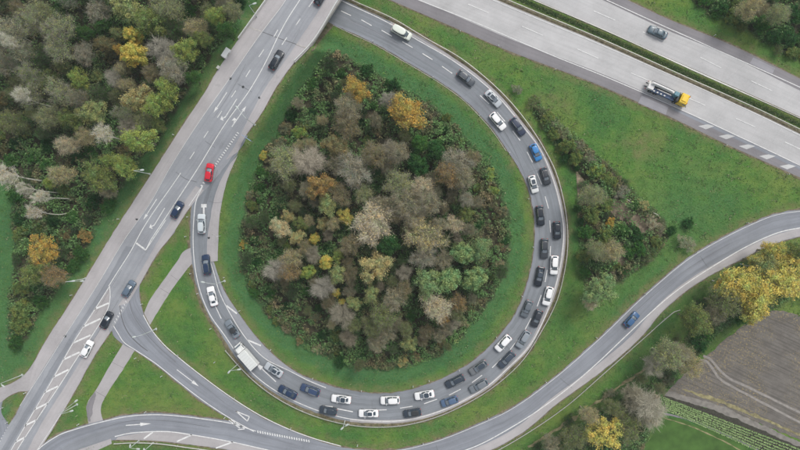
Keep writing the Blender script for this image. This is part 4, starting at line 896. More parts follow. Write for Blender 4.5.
def box_truck(root):
    wm = plain('white_truck_paint', (.72, .73, .71), .4, coat=.3, var=.10, scale=1.2)
    m = MB(); m.box((-.2, 0, .62), (6.9, 1.1, .22)); m.build('chassis', M['darkm'], root)
    cab(root, 1.55, 3.6, 2.0, .45, 2.15, 1.0, wm)
    m = MB(); m.box((-1.05, 0, 1.85), (5.0, 2.35, 2.2), 0, .05); bx = m.build('cargo_box', wm, root)
    m = MB(); m.box((-1.05, 0, 2.965), (4.7, 2.0, .02)); m.build('roof_panel', M['white'], bx)
    for i_ in range(7): m = MB(); m.box((-3.2 + i_ * .72, 0, 2.985), (.05, 2.2, .03)); m.build('roof_rib', M['steel'], bx)
    m = MB(); m.box((-3.57, 0, 1.75), (.04, 2.1, 1.9)); m.build('rear_door', M['steel'], bx)
    for x in (2.5, -2.1):
        for y in (-1.02, 1.02): truck_wheel(root, x, y, .38)
    for y in (-.9, .9): m = MB(); m.box((-3.6, y, .8), (.06, .3, .14)); m.build('taillight', M['red'], root)
place_vehicle(246.6, 355.4, -.66, -.75, zT, .11, 'box_truck', 'white box truck with large white cargo box in the outer lane of the loop', 'truck', None, box_truck)
def crane_truck(root):
    ym = plain('yellow_truck_paint', (.78, .52, .03), .35, coat=.5); bm = plain('blue_truck_paint', (.05, .085, .165), .5, coat=.1, var=.35); cm = plain('teal_machine_paint', (.13, .25, .30), .5, var=.3); wm = plain('white_boom_paint', (.66, .65, .64), .5, var=.15)
    m = MB(); m.box((-.6, -.45, .85), (10.4, .22, .3)); m.box((-.6, .45, .85), (10.4, .22, .3)); m.box((-4.9, 0, .85), (.3, 1.6, .25)); m.build('chassis', M['darkm'], root)
    cab(root, 3.0, 5.4, 2.5, .55, 2.9, .5, ym)
    m = MB(); m.box((3.9, 0, 3.02), (1.3, 1.5, .22), 0, .06); m.build('roof_hatch', ym, root)
    for y in (-.85, .85): m = MB(); m.tube([(4.9, y - .12, 3.0), (4.9, y + .12, 3.0)], .1, 8); m.build('beacon', plain('amber_lens', (.8, .3, .02), .3), root)
    m = MB(); m.box((-1.1, -.72, 1.35), (6.2, .95, .5), 0, .05); m.box((-2.9, .8, 1.35), (1.6, .7, .5), 0, .04); m.build('deck_box', bm, root)
    m = MB(); [m.box((-3.4 + i * .95, -.95, 1.72), (.42, .34, .22), 0, .04) for i in range(4)]; m.build('outrigger_pads', wm, root)
    m = MB(); m.box((-1.6, .45, 2.35), (6.6, .62, .55), 0, .08); m.box((-2.0, .45, 2.82), (5.4, .42, .34), 0, .06); m.build('boom', wm, root)
    m = MB(); m.box((-1.9, 1.02, 1.9), (5.8, .10, .35)); m.tube([(-4.6, 1.0, 2.2), (1.2, 1.0, 2.2)], .09, 8); m.build('hydraulic_pipe', M['darkm'], root)
    m = MB(); m.box((-4.55, -.35, 1.75), (1.5, 1.5, .9), 0, .08); m.build('counterweight', wm, root)
    m = MB(); m.box((-5.0, .5, 1.5), (.9, .9, .5), 0, .06); m.build('rear_platform', M['steel'], root)
    m = MB(); m.tube([(1.7, .25, 1.1), (1.7, .25, 2.7)], .62, 14); m.box((1.75, .3, 2.75), (1.2, 1.0, .5), 0, .08); m.build('turret', cm, root)
    m = MB(); m.box((2.55, -.1, 1.7), (.55, 2.2, 1.3), 0, .06); m.build('engine_cover', M['darkm'], root)
    m = MB(); m.tube([(2.5, 1.0, 1.2), (2.5, 1.0, 3.1)], .09, 8); m.build('exhaust_pipe', M['steel'], root)
    for x in (4.3, 2.6, -2.6, -4.0):
        for y in (-1.22, 1.22): truck_wheel(root, x, y)
    for y in (-1.0, 1.0): m = MB(); m.box((-5.42, y, .95), (.06, .35, .16)); m.build('taillight', M['red'], root)
place_vehicle(666.6, 93.8, .91, .415, zT, .10, 'crane_truck', 'mobile crane truck with yellow cab, white boom and blue deck on the motorway', 'truck', None, crane_truck)

# ------------------------------------------------------------------ trees and shrubs
def leaf_quads(C, Rr, n, size, shell=.55, flat=.75, up=.45):
    """n leaves spread through the blobs with centres C and radii Rr"""
    k = rng.integers(0, len(C), n); d = rng.normal(size=(n, 3)); d /= np.linalg.norm(d, axis=1)[:, None]; d[:, 2] = np.abs(d[:, 2]) * 1.0 - .25
    r = Rr[k] * (shell + (1 - shell) * rng.random(n)) * (.85 + .3 * rng.random(n))
    p = C[k] + d * r[:, None] * np.array([1, 1, flat])
    nrm = d * .5 + rng.normal(size=(n, 3)) * .55; nrm[:, 2] += up; nrm /= np.linalg.norm(nrm, axis=1)[:, None]
    a = np.cross(nrm, rng.normal(size=(n, 3))); a /= np.linalg.norm(a, axis=1)[:, None]; b = np.cross(nrm, a)
    s = size * (.55 + .9 * rng.random(n))[:, None]; l = s * (.9 + .5 * rng.random(n))[:, None]
    V = np.stack([p - a * l * .5, p + b * s * .36 + nrm * s * .08, p + a * l * .5, p - b * s * .36 + nrm * s * .08], 1).reshape(-1, 3)
    F = np.arange(n * 4).reshape(-1, 4); return V, F
def crown_blobs(R, Hh, nb, base, irr=.3):
    """clump centres through a crown of radius R between heights base and Hh"""
    C = []; Q = []
    ph = rng.random() * 6.28; lob = 1 + irr * .6 * np.sin(np.arange(3) * 2.1 + ph)
    tries = 0
    while len(C) < nb and tries < 6000:
        tries += 1
        u = rng.normal(size=3); u /= np.linalg.norm(u); rr = rng.random() ** .45
        ang = math.atan2(u[1], u[0]); kk = 1 + irr * (.6 * math.sin(2 * ang + ph) + .5 * math.sin(5 * ang + 2 * ph))
        p = np.array([u[0] * R * .78 * rr * kk, u[1] * R * .78 * rr * kk, base + (Hh - base) * (.5 + .46 * u[2] * rr)])
        q = R * (.16 + .15 * rng.random())
        if all(np.linalg.norm((p - c) * (1, 1, .8)) > .62 * (q + w) for c, w in zip(C, Q)): C.append(p); Q.append(q)
    return np.array(C), np.array(Q)
def branches(mb, C, top, r0, base, n=5, twig=True):
    """trunk and limbs out to the clumps"""
    lean = rng.normal(size=2) * .25
    axis = lambda t: np.array((lean[0] * t * t, lean[1] * t * t, top * t))
    mb.tube([axis(t) - (0, 0, .3 if t == 0 else 0) for t in (0, .04, .25, .5, .75, .95)], [r0 * 1.5, r0 * 1.1, r0 * .9, r0 * .7, r0 * .42, r0 * .12], 8)
    for c in C:
        t = min(.9, max(base / top * .8, (c[2] / top) * (.55 + .25 * rng.random()))); a = axis(t); m = (a + c) / 2 + rng.normal(size=3) * .25; m[2] -= .1
        mb.tube([a, m, c], [r0 * .38 * (1 - t * .5), r0 * .2, r0 * .07], 5, cap=False)
def twigs(C, Rr, n, length, wid, spread=1.0, up=.35):
    """fine twigs as thin three sided slivers"""
    k = rng.integers(0, len(C), n); d = rng.normal(size=(n, 3)); d[:, 2] = np.abs(d[:, 2]) * .8 + up; d /= np.linalg.norm(d, axis=1)[:, None]
    p = C[k] + rng.normal(size=(n, 3)) * (Rr[k] * .35)[:, None]
    cen = C.mean(0); o = C[k] - cen; o[:, 2] = 0; o /= (np.linalg.norm(o, axis=1)[:, None] + .3); d = d + o * .7 * spread; d /= np.linalg.norm(d, axis=1)[:, None]
    L = length * (.4 + .9 * rng.random(n))[:, None] * 1.0
    u = np.cross(d, rng.normal(size=(n, 3))); u /= np.linalg.norm(u, axis=1)[:, None]; v = np.cross(d, u); w = wid * (.6 + .8 * rng.random(n))[:, None]
    bend = rng.normal(size=(n, 3)) * L * .12
    V = np.stack([p + u * w, p - u * w * .5 + v * w * .87, p - u * w * .5 - v * w * .87, p + d * L * .55 + bend + u * w * .5, p + d * L * .55 + bend - u * w * .5, p + d * L], 1).reshape(-1, 3)
    b = (np.arange(n) * 6)[:, None]
    F = np.concatenate([b + np.array([[0, 1, 4, 3]]), b + np.array([[1, 2, 4, 4]])[:, [0, 1, 2, 2]], b + np.array([[2, 0, 3, 4]]), b + np.array([[3, 4, 5, 5]])], 0)
    F3 = np.concatenate([b + np.array([[0, 1, 3]]), b + np.array([[1, 4, 3]]), b + np.array([[1, 2, 4]]), b + np.array([[2, 0, 4]]), b + np.array([[0, 3, 4]]), b + np.array([[3, 4, 5]])], 0)
    return V, F3
def tree_proto(kind, i):
    """unit trees: crown radius 3 m"""
    R = 3.0; tb = MB()
    if kind == 'leafy':       # rounded full crown
        Hh = 9.5 + rng.random() * 2; C, Q = crown_blobs(R, Hh, 60, 3.2, .24); V, F = leaf_quads(C, Q * 1.1, 7500, .26, .3); branches(tb, C[:26], Hh * .9, .2, 2.5)
    elif kind == 'loose':     # open crown, gaps, more wood
        Hh = 10 + rng.random() * 2; C, Q = crown_blobs(R, Hh, 56, 3.2, .40); V, F = leaf_quads(C, Q * 1.2, 5200, .22, .15); branches(tb, C, Hh * .9, .19, 2.5)
        v2, f2 = twigs(C, Q, 700, .9, .018); b = len(tb.v); tb.add(v2, f2)
    elif kind == 'haze':      # nearly bare with a veil of brown leaves
        Hh = 10 + rng.random() * 2; C, Q = crown_blobs(R * 1.02, Hh, 60, 3.0, .28); V, F = leaf_quads(C, Q * 1.5, 3600, .165, .0, .8, .3); branches(tb, C, Hh * .92, .18, 2.5)
        v2, f2 = twigs(C, Q, 1900, 1.05, .020); tb.add(v2, f2)
    elif kind == 'bare':
        Hh = 10 + rng.random() * 2; C, Q = crown_blobs(R, Hh, 66, 2.6, .3); branches(tb, C, Hh * .92, .18, 2.0); V, F = twigs(C, Q, 3000, 1.25, .022)
    elif kind == 'birch':     # tall and slim, pale trunk that shows
        Hh = 15; C, Q = crown_blobs(R * 1.05, Hh, 52, 6.0, .42); V, F = leaf_quads(C, Q * 1.6, 2200, .18, .0, .8, .3); branches(tb, C, Hh * .95, .15, 6.0); v2, f2 = twigs(C, Q, 1300, 1.3, .018); tb.add(v2, f2)
    elif kind == 'snag':      # tall birch with a bare white stem and a small top
        Hh = 16; C, Q = crown_blobs(R * .85, Hh, 34, 10.8, .35); V, F = leaf_quads(C, Q * 1.5, 1100, .17, .0, .8, .3); v2, f2 = twigs(C, Q, 1200, 1.1, .02); tb.add(v2, f2)
        ld = rng.normal(size=2) * 1.1; bx_ = rng.normal() * .35; tb.tube([(ld[0] * t * t + bx_ * math.sin(5 * t), ld[1] * t * t - bx_ * math.sin(4 * t), Hh * t * .95) for t in (0, .1, .2, .35, .5, .65, .8, 1)], [.22, .17, .16, .145, .12, .10, .07, .03], 8)
        tb.tube([(bx_ * math.sin(2), -bx_ * math.sin(1.6), Hh * .4), (ld[0] * .3 + .9, ld[1] * .3 - .6, Hh * .62), (ld[0] * .8 + 1.3, ld[1] * .8 - .9, Hh * .8)], [.09, .06, .02], 6)
        for c in C[:22]: a_ = np.array((ld[0] * .5, ld[1] * .5, Hh * (.58 + .25 * rng.random()))); tb.tube([a_, (a_ + c) / 2, c], [.08, .05, .02], 5, cap=False)
    elif kind == 'bush':
        Hh = 3.2; C, Q = crown_blobs(R * .95, Hh, 30, .3, .35); V, F = leaf_quads(C, Q * 1.25, 3000, .28, .25, .8); branches(tb, C[:14], Hh * .7, .09, .3)
    elif kind == 'spikybush':
        Hh = 2.8; C, Q = crown_blobs(R * .95, Hh, 30, .3, .4); V, F = leaf_quads(C, Q * 1.2, 1000, .22, .3, .8); branches(tb, C[:20], Hh * .7, .07, .3); v2, f2 = twigs(C, Q, 1100, .9, .02); tb.add(v2, f2)
    cm = npmesh('crown', V, F); cm.materials.append(M['leaf'] if kind != 'bare' else M['wood'])
    tm = tb.mesh('trunk'); tm.materials.append(M['wood'])
    return dict(trunk=tm, crown=cm, h=Hh)
NV = dict(snag=3, leafy=5, loose=5, haze=5, bare=4, birch=3, bush=4, spikybush=3)
PROTO = {k: [tree_proto(k, i) for i in range(n)] for k, n in NV.items()}

# colour words: leaf colour, bark colour
TC = {
 'golden': ((.60, .42, .13), (.24, .22, .15)), 'yellow': ((.66, .57, .19), (.24, .23, .15)), 'yellow-green': ((.36, .43, .14), (.20, .20, .13)),
 'olive': ((.235, .285, .105), (.19, .19, .12)), 'pale olive': ((.375, .41, .20), (.27, .27, .19)), 'mid green': ((.090, .21, .058), (.12, .12, .08)), 'dark green': ((.055, .145, .048), (.09, .09, .06)),
 'pale green': ((.30, .41, .21), (.22, .23, .17)), 'tan': ((.52, .455, .25), (.34, .31, .22)), 'brown': ((.31, .265, .145), (.25, .22, .155)), 'orange-brown': ((.42, .285, .125), (.24, .205, .14)),
 'grey-brown': ((.345, .32, .215), (.31, .285, .215)), 'grey': ((.37, .345, .275), (.36, .34, .28)), 'pinkish tan': ((.60, .52, .37), (.47, .42, .33)), 'whitish': ((.44, .43, .29), (.42, .395, .31)),
}
TREES = []   # (area, px, py, r px, kind, colour)
def T(area, L):
    for (x, y, r, kind, col) in L: TREES.append([area, x, y, r, kind, col, True])
T('copse', [
 (357, 89, 13, 'loose', 'golden'), (407, 112, 19, 'loose', 'golden'), (389, 99, 9, 'bare', 'grey'), (348, 108, 15, 'haze', 'grey-brown'), (299, 132, 8, 'bush', 'yellow-green'), (306, 124, 6, 'bush', 'yellow-green'),
 (284, 162, 17, 'haze', 'pale olive'), (263, 155, 5, 'bush', 'yellow'), (309, 160, 17, 'bare', 'pinkish tan'), (321, 186, 15, 'loose', 'orange-brown'), (336, 146, 13, 'loose', 'brown'), (346, 124, 15, 'haze', 'brown'), (353, 170, 18, 'haze', 'grey'), (376, 155, 16, 'haze', 'brown'), (396, 152, 13, 'haze', 'grey-brown'), (337, 163, 12, 'haze', 'grey-brown'),
 (373, 224, 23, 'haze', 'pinkish tan'), (345, 217, 9, 'loose', 'yellow'), (327, 205, 11, 'loose', 'pale olive'), (363, 194, 10, 'haze', 'pale olive'), (280, 228, 11, 'loose', 'pinkish tan'), (297, 237, 8, 'loose', 'tan'), (314, 239, 6, 'leafy', 'yellow'), (301, 224, 8, 'loose', 'olive'), (288, 216, 7, 'loose', 'tan'), (322, 224, 7, 'loose', 'tan'), (333, 224, 8, 'haze', 'tan'),
 (244, 245, 5, 'bush', 'golden'), (286, 246, 5, 'bush', 'yellow-green'), (275, 270, 12, 'bare', 'grey'), (288, 272, 11, 'haze', 'orange-brown'), (291, 258, 12, 'haze', 'tan'), (308, 272, 8, 'leafy', 'yellow-green'), (326, 262, 8, 'leafy', 'yellow'), (338, 256, 7, 'loose', 'yellow-green'), (337, 274, 10, 'loose', 'pale olive'), (312, 255, 9, 'bare', 'grey-brown'), (376, 267, 17, 'loose', 'tan'),
 (336, 293, 5, 'leafy', 'yellow'), (342, 302, 4, 'leafy', 'yellow'), (322, 288, 12, 'bare', 'grey'), (341, 315, 13, 'bare', 'grey-brown'), (371, 294, 9, 'loose', 'pale olive'), (352, 325, 9, 'haze', 'olive'), (354, 304, 8, 'loose', 'pale olive'), (382, 316, 15, 'haze', 'olive'), (372, 326, 12, 'haze', 'olive'),
 (425, 236, 21, 'haze', 'tan'), (463, 253, 13, 'leafy', 'pale green'), (481, 250, 12, 'loose', 'pale green'), (475, 279, 13, 'leafy', 'pale green'), (447, 280, 15, 'leafy', 'pale green'), (427, 283, 15, 'loose', 'pale green'), (459, 303, 10, 'haze', 'orange-brown'), (445, 320, 7, 'loose', 'orange-brown'), (436, 308, 16, 'haze', 'pinkish tan'), (424, 258, 13, 'haze', 'grey'), (444, 260, 11, 'haze', 'grey-brown'),
 (458, 162, 15, 'haze', 'grey'), (448, 174, 14, 'haze', 'orange-brown'), (463, 176, 13, 'haze', 'grey-brown'), (472, 158, 10, 'haze', 'brown'), (400, 184, 17, 'haze', 'pale olive'), (422, 187, 13, 'haze', 'pinkish tan'), (428, 203, 16, 'haze', 'grey-brown'), (406, 205, 17, 'haze', 'grey-brown'), (415, 218, 13, 'haze', 'pinkish tan'), (391, 152, 12, 'bare', 'grey-brown'), (490, 174, 7, 'bush', 'yellow-green'), (493, 190, 6, 'bush', 'yellow-green'), (466, 214, 9, 'loose', 'olive'), (466, 199, 9, 'haze', 'grey'),
 (420, 143, 10, 'leafy', 'mid green'), (436, 150, 11, 'leafy', 'dark green'), (389, 245, 12, 'leafy', 'dark green'), (418, 165, 12, 'leafy', 'dark green'), (380, 175, 7, 'bush', 'mid green'), (376, 190, 6, 'bush', 'mid green'), (386, 335, 10, 'haze', 'grey-brown'), (406, 330, 9, 'haze', 'olive'), (409, 344, 9, 'loose', 'pale olive'), (394, 300, 13, 'haze', 'grey-brown'), (404, 290, 10, 'haze', 'brown'), (376, 345, 9, 'haze', 'grey-brown'), (350, 245, 12, 'haze', 'brown'), (262, 172, 7, 'bush', 'mid green'), (396, 216, 10, 'haze', 'brown'), (306, 190, 9, 'haze', 'grey-brown'), (340, 194, 12, 'haze', 'brown'), (384, 205, 11, 'haze', 'grey-brown'), (455, 225, 11, 'haze', 'pinkish tan'), (440, 224, 9, 'haze', 'grey-brown')])
T('wood', [
 (125, 6, 17, 'loose', 'pale olive'), (132, 35, 10, 'leafy', 'yellow'), (133, 54, 13, 'leafy', 'yellow'), (121, 50, 7, 'loose', 'golden'), (151, 20, 18, 'loose', 'olive'), (166, 8, 15, 'haze', 'pale olive'), (188, 53, 14, 'loose', 'yellow-green'), (163, 50, 15, 'bare', 'grey'), (176, 71, 15, 'haze', 'grey'), (172, 92, 12, 'loose', 'yellow-green'), (162, 106, 13, 'loose', 'yellow-green'), (136, 99, 14, 'loose', 'tan'), (125, 85, 9, 'haze', 'tan'),
 (122, 68, 9, 'haze', 'tan'), (114, 79, 10, 'bare', 'grey'), (77, 79, 10, 'loose', 'yellow-green'), (83, 53, 11, 'haze', 'grey'), (97, 10, 12, 'haze', 'grey'), (60, 28, 13, 'birch', 'pale olive'), (196, 28, 12, 'haze', 'tan'), (107, 134, 12, 'snag', 'tan'), (129, 126, 10, 'bare', 'pinkish tan'), (144, 141, 15, 'loose', 'yellow-green'), (143, 120, 10, 'haze', 'pale olive'), (128, 167, 12, 'loose', 'yellow-green'), (98, 177, 17, 'loose', 'olive'), (108, 190, 9, 'haze', 'grey-brown'), (112, 160, 10, 'loose', 'yellow-green'),
 (66, 145, 11, 'haze', 'pinkish tan'), (12, 177, 13, 'snag', 'pinkish tan'), (30, 190, 8, 'snag', 'grey-brown'), (45, 197, 9, 'snag', 'pinkish tan'), (39, 212, 8, 'snag', 'orange-brown'), (0, 37, 10, 'snag', 'pale olive'), (14, 44, 9, 'snag', 'whitish'), (27, 97, 10, 'snag', 'whitish'), (60, 174, 12, 'haze', 'tan'), (49, 183, 6, 'leafy', 'yellow-green'), (41, 251, 15, 'loose', 'golden'), (34, 272, 14, 'loose', 'olive'), (52, 276, 12, 'haze', 'orange-brown'), (85, 236, 8, 'bush', 'orange-brown'), (20, 325, 10, 'bush', 'olive'), (20, 310, 12, 'bush', 'olive'), (8, 30, 13, 'birch', 'whitish'), (22, 50, 11, 'birch', 'whitish'), (30, 75, 12, 'birch', 'olive'), (28, 95, 11, 'birch', 'pale olive'), (60, 92, 12, 'birch', 'pale olive'), (58, 50, 12, 'birch', 'pale olive'), (90, 112, 15, 'loose', 'pale olive'), (48, 116, 14, 'haze', 'pale olive'), (10, 122, 14, 'haze', 'olive'), (84, 136, 10, 'haze', 'tan'),
 (210, 12, 10, 'haze', 'olive'), (219, 20, 9, 'loose', 'yellow-green'), (206, 42, 9, 'loose', 'olive'), (224, 4, 9, 'haze', 'grey-brown'), (240, 2, 7, 'bush', 'dark green'), (30, 20, 12, 'birch', 'pale olive'), (152, 74, 11, 'haze', 'brown'), (146, 92, 9, 'haze', 'brown'), (40, 10, 12, 'haze', 'pale olive')])
T('scrub', [
 (517, 89, 6, 'spikybush', 'grey'), (533, 102, 8, 'spikybush', 'olive'), (541, 111, 6, 'spikybush', 'olive'), (548, 118, 8, 'bush', 'olive'), (556, 125, 8, 'spikybush', 'pale olive'), (554, 134, 7, 'bush', 'olive'), (564, 134, 8, 'spikybush', 'pale olive'), (568, 146, 9, 'bush', 'olive'), (578, 146, 8, 'spikybush', 'grey-brown'), (576, 158, 8, 'bush', 'olive'), (590, 158, 8, 'spikybush', 'grey-brown'), (597, 170, 9, 'bush', 'yellow-green'), (604, 165, 6, 'spikybush', 'brown'), (610, 180, 9, 'bush', 'olive'), (594, 195, 13, 'haze', 'pale olive'), (611, 223, 6, 'bush', 'golden'), (644, 205, 7, 'bush', 'tan'), (636, 205, 6, 'bush', 'mid green'), (592, 214, 11, 'bush', 'olive'), (586, 232, 9, 'bush', 'mid green'), (606, 204, 9, 'bush', 'olive'), (607, 238, 10, 'bush', 'olive'), (623, 232, 9, 'bush', 'mid green'), (636, 234, 9, 'bush', 'dark green'), (640, 247, 9, 'bush', 'mid green'), (597, 250, 11, 'haze', 'pale olive'), (613, 252, 12, 'haze', 'tan'), (584, 256, 8, 'bush', 'olive'), (628, 252, 8, 'bush', 'mid green'), (649, 257, 9, 'spikybush', 'olive'), (657, 243, 8, 'bush', 'olive'), (585, 272, 7, 'bush', 'mid green'), (600, 291, 17, 'loose', 'pale green'), (591, 303, 8, 'haze', 'pinkish tan'), (652, 222, 8, 'spikybush', 'pinkish tan'), (689, 223, 7, 'bush', 'dark green'), (672, 231, 6, 'bush', 'dark green'), (687, 243, 10, 'spikybush', 'whitish'), (661, 229, 6, 'spikybush', 'grey-brown'), (584, 186, 7, 'spikybush', 'mid green'), (622, 192, 8, 'spikybush', 'grey')])
T('north', [(751, 6, 13, 'haze', 'tan'), (779, 13, 12, 'haze', 'pale olive'), (723, 3, 10, 'bush', 'dark green'), (735, 14, 9, 'bush', 'olive'), (764, 24, 10, 'bush', 'mid green'), (790, 36, 11, 'bush', 'dark green'), (796, 14, 10, 'bush', 'dark green'), (760, 8, 8, 'haze', 'brown'), (706, -1, 8, 'bush', 'mid green'), (776, 36, 9, 'bush', 'dark green'), (795, 52, 8, 'bush', 'olive')])
T('field', [(740, 283, 20, 'loose', 'yellow'), (757, 298, 21, 'loose', 'yellow'), (775, 284, 22, 'loose', 'yellow'), (785, 264, 18, 'loose', 'yellow'), (764, 268, 14, 'loose', 'pale olive'), (759, 260, 8, 'loose', 'yellow'), (776, 251, 12, 'loose', 'yellow'), (795, 285, 12, 'loose', 'yellow'), (756, 313, 11, 'loose', 'yellow'), (797, 251, 11, 'loose', 'olive'), (698, 320, 15, 'loose', 'olive'), (724, 303, 16, 'haze', 'olive'), (714, 315, 12, 'haze', 'grey-brown'), (670, 357, 17, 'haze', 'pale olive'), (690, 364, 15, 'haze', 'tan'), (655, 366, 11, 'bare', 'whitish'), (681, 352, 10, 'bare', 'tan'), (648, 408, 19, 'bare', 'whitish'), (634, 397, 12, 'bare', 'tan'), (652, 420, 9, 'haze', 'pinkish tan'), (604, 434, 19, 'loose', 'yellow'), (628, 428, 15, 'haze', 'olive'), (574, 438, 14, 'haze', 'olive'), (552, 446, 10, 'haze', 'grey-brown'), (590, 416, 10, 'haze', 'tan'), (614, 408, 10, 'haze', 'olive'), (700, 344, 9, 'bush', 'dark green'), (740, 318, 9, 'bush', 'mid green')])
for i, (x, y) in enumerate([(503, 232), (500, 247), (497, 262), (492, 276), (486, 289), (478, 300), (470, 312), (462, 322), (452, 334), (441, 343), (430, 351), (417, 357), (402, 361), (388, 362), (494, 205), (497, 218), (300, 340), (318, 349), (270, 310), (288, 328)]):
    TREES.append(['copse', x, y, 4.5 + (i * 7 % 5) * .6, 'spikybush' if i % 3 else 'bush', ['brown', 'orange-brown', 'tan', 'olive', 'brown'][i % 5], True])
HGT = dict(leafy=1.0, loose=1.0, haze=1.0, bare=1.0, birch=1.0, snag=1.0, bush=1.0, spikybush=1.0)
def scatter(area, kinds, cols, n, rmin, rmax, poly, gap=.72):
    poly = np.array(poly, float); lo = np.maximum(poly.min(0), (-34, -34)); hi = np.minimum(poly.max(0), (834, 484)); k = 0; t = 0
    while k < n and t < n * 60:
        t += 1; x, y = lo + (hi - lo) * rng.random(2); r = rmin + (rmax - rmin) * rng.random()
        if not inside(np.array([x]), np.array([y]), poly)[0]: continue
        if any(math.hypot(x - a[1], y - a[2]) < gap * (r + a[3]) for a in TREES): continue
        kd = kinds[rng.integers(len(kinds))]; co = cols[rng.integers(len(cols))]
        if area == 'wood' and math.hypot(x - 222, y - 58) < 24: continue
        if area == 'wood' and ((x < 125 and y > 135) or y > 200): kd = 'bush' if rng.random() < .8 else 'spikybush'; co = ['mid green', 'olive', 'dark green', 'mid green', 'brown'][rng.integers(5)]; r = min(r, 8.5)
        if area == 'scrub' and inside(np.array([x]), np.array([y]), [(576, 168), (606, 192), (632, 200), (666, 228), (664, 244), (644, 238), (624, 226), (600, 212), (578, 204)])[0]: continue
        TREES.append([area, x, y, r, kd, co, False]); k += 1
scatter('wood', ['haze', 'loose', 'loose', 'birch', 'bush'], ['olive', 'grey-brown', 'pale olive', 'mid green', 'olive', 'mid green', 'olive', 'brown'], 115, 7, 12, WOOD)
scatter('copse', ['haze', 'haze', 'bare', 'haze'], ['grey-brown', 'brown', 'tan', 'olive', 'grey-brown'], 44, 5.5, 9, [(335, 95), (400, 125), (440, 140), (484, 180), (484, 230), (474, 300), (440, 348), (380, 354), (325, 328), (280, 285), (266, 240), (280, 190), (290, 150)], .52)
scatter('copse', ['bush', 'bush', 'haze', 'bush'], ['dark green', 'mid green', 'dark green', 'grey-brown', 'olive'], 75, 4.5, 9, COPSE)
scatter('scrub', ['bush', 'spikybush'], ['mid green', 'olive', 'dark green'], 22, 4, 6, SCRUB)
scatter('north', ['bush', 'spikybush', 'bush'], ['mid green', 'dark green', 'olive'], 26, 5, 8, NORTHWOOD)
scatter('field', ['spikybush', 'bush', 'haze'], ['pale olive', 'olive', 'grey-brown', 'mid green'], 26, 5, 8, FIELDWOOD)

ANAME = dict(copse='the round copse', wood='the left woodland', scrub='the scrub strip', north='the corner thicket', field='the field grove')
KNAME = dict(leafy=('leafy_tree', 'leafy tree', 'tree'), loose=('deciduous_tree', 'open-crowned tree', 'tree'), haze=('thinning_tree', 'half-bare tree', 'tree'), bare=('bare_tree', 'bare tree', 'tree'), birch=('birch_tree', 'slim tall tree', 'tree'), snag=('birch_tree', 'white-stemmed birch', 'tree'), bush=('green_bush', 'bush', 'bush'), spikybush=('twiggy_shrub', 'twiggy shrub', 'shrub'))
def cell(area, x, y):
    q = np.array(AREAS[area], float); lo = np.maximum(q.min(0), (0, 0)); hi = np.minimum(q.max(0), (800, 450))
    i = min(2, max(0, int((x - lo[0]) / (hi[0] - lo[0]) * 3))); j = min(2, max(0, int((y - lo[1]) / (hi[1] - lo[1]) * 3)))
    return [['upper left', 'top', 'upper right'], ['left side', 'middle', 'right side'], ['lower left', 'bottom', 'lower right']][j][i]
NUM = ['', 'one', 'two', 'three', 'four', 'five', 'six', 'seven', 'eight', 'nine', 'ten', 'eleven', 'twelve', 'thirteen', 'fourteen', 'fifteen', 'sixteen', 'seventeen', 'eighteen', 'nineteen', 'twenty']
cls = {}
for t in TREES: t.append(cell(t[0], t[1], t[2])); cls.setdefault((t[0], t[4], t[5], t[7]), []).append(t)
for key, L in cls.items():
    L.sort(key=lambda t: t[1]); ar, kd, co, ce = key
    for i, t in enumerate(L):
        base = f'{co} {KNAME[kd][1]}'
        if len(L) == 1: s_ = f'{base} in the {ce} of {ANAME[ar]}'
        elif len(L) == 2: s_ = f'{("left", "right")[i]} one of two {base}s, {ce} of {ANAME[ar]}'
        else:
            o = 'leftmost' if i == 0 else 'rightmost' if i == len(L) - 1 else ORD[i] + ' from left'
            s_ = f'{o} of {NUM[min(len(L), 20)]} {base}s, {ce} of {ANAME[ar]}'
        t.append(s_.replace('bushs', 'bushes'))
for t in TREES:
    area, x, y, r, kind, col, hand, ce, label = t
    pr = PROTO[kind][rng.integers(NV[kind])]
    sc = r * S / 3.0 * (1.02 if kind in ('bush', 'spikybush') else .98)
    if kind in ('bush', 'spikybush'): sz = sc * (.9 + .5 * rng.random())
    elif kind == 'birch': sz = .85 + .25 * rng.random()
    elif kind == 'snag': sz = .95 + .15 * rng.random()
    else: sz = min(1.15, max(.55, sc ** .6)) * (.9 + .25 * rng.random())
    h = pr['h'] * sz; z0 = float(zT(x, y)); zc = z0 + h * .72
    k = (H - zc) / H; loc = ((x - W0) * S * k, (H0 - y) * S * k)
    gx_, gy_ = loc[0] / (S * (H - z0) / H) + W0, H0 - loc[1] / (S * (H - z0) / H); z0 = float(zT(gx_, gy_))
    nm, _, cat = KNAME[kind]
    root = empty(nm, (loc[0], loc[1], z0), rng.random() * 6.28); root.scale = (sc, sc, sz)
    tag(root, label, cat, f'{"bushes" if cat != "tree" else "trees"} of {ANAME[area]}')
    lc, bc = TC[col]; v = (.95 + .12 * rng.random()) if hand else (.70 + .30 * rng.random())
    o = link('trunk', pr['trunk'], None, root); o.color = (*((.66, .63, .55) if kind == 'snag' else (.30, .285, .24) if kind == 'birch' else tuple(b * v for b in bc)), 1)
    o = link('crown', pr['crown'], None, root); o.color = (*[c * v for c in lc], 1) if kind != 'bare' else (*bc, 1)
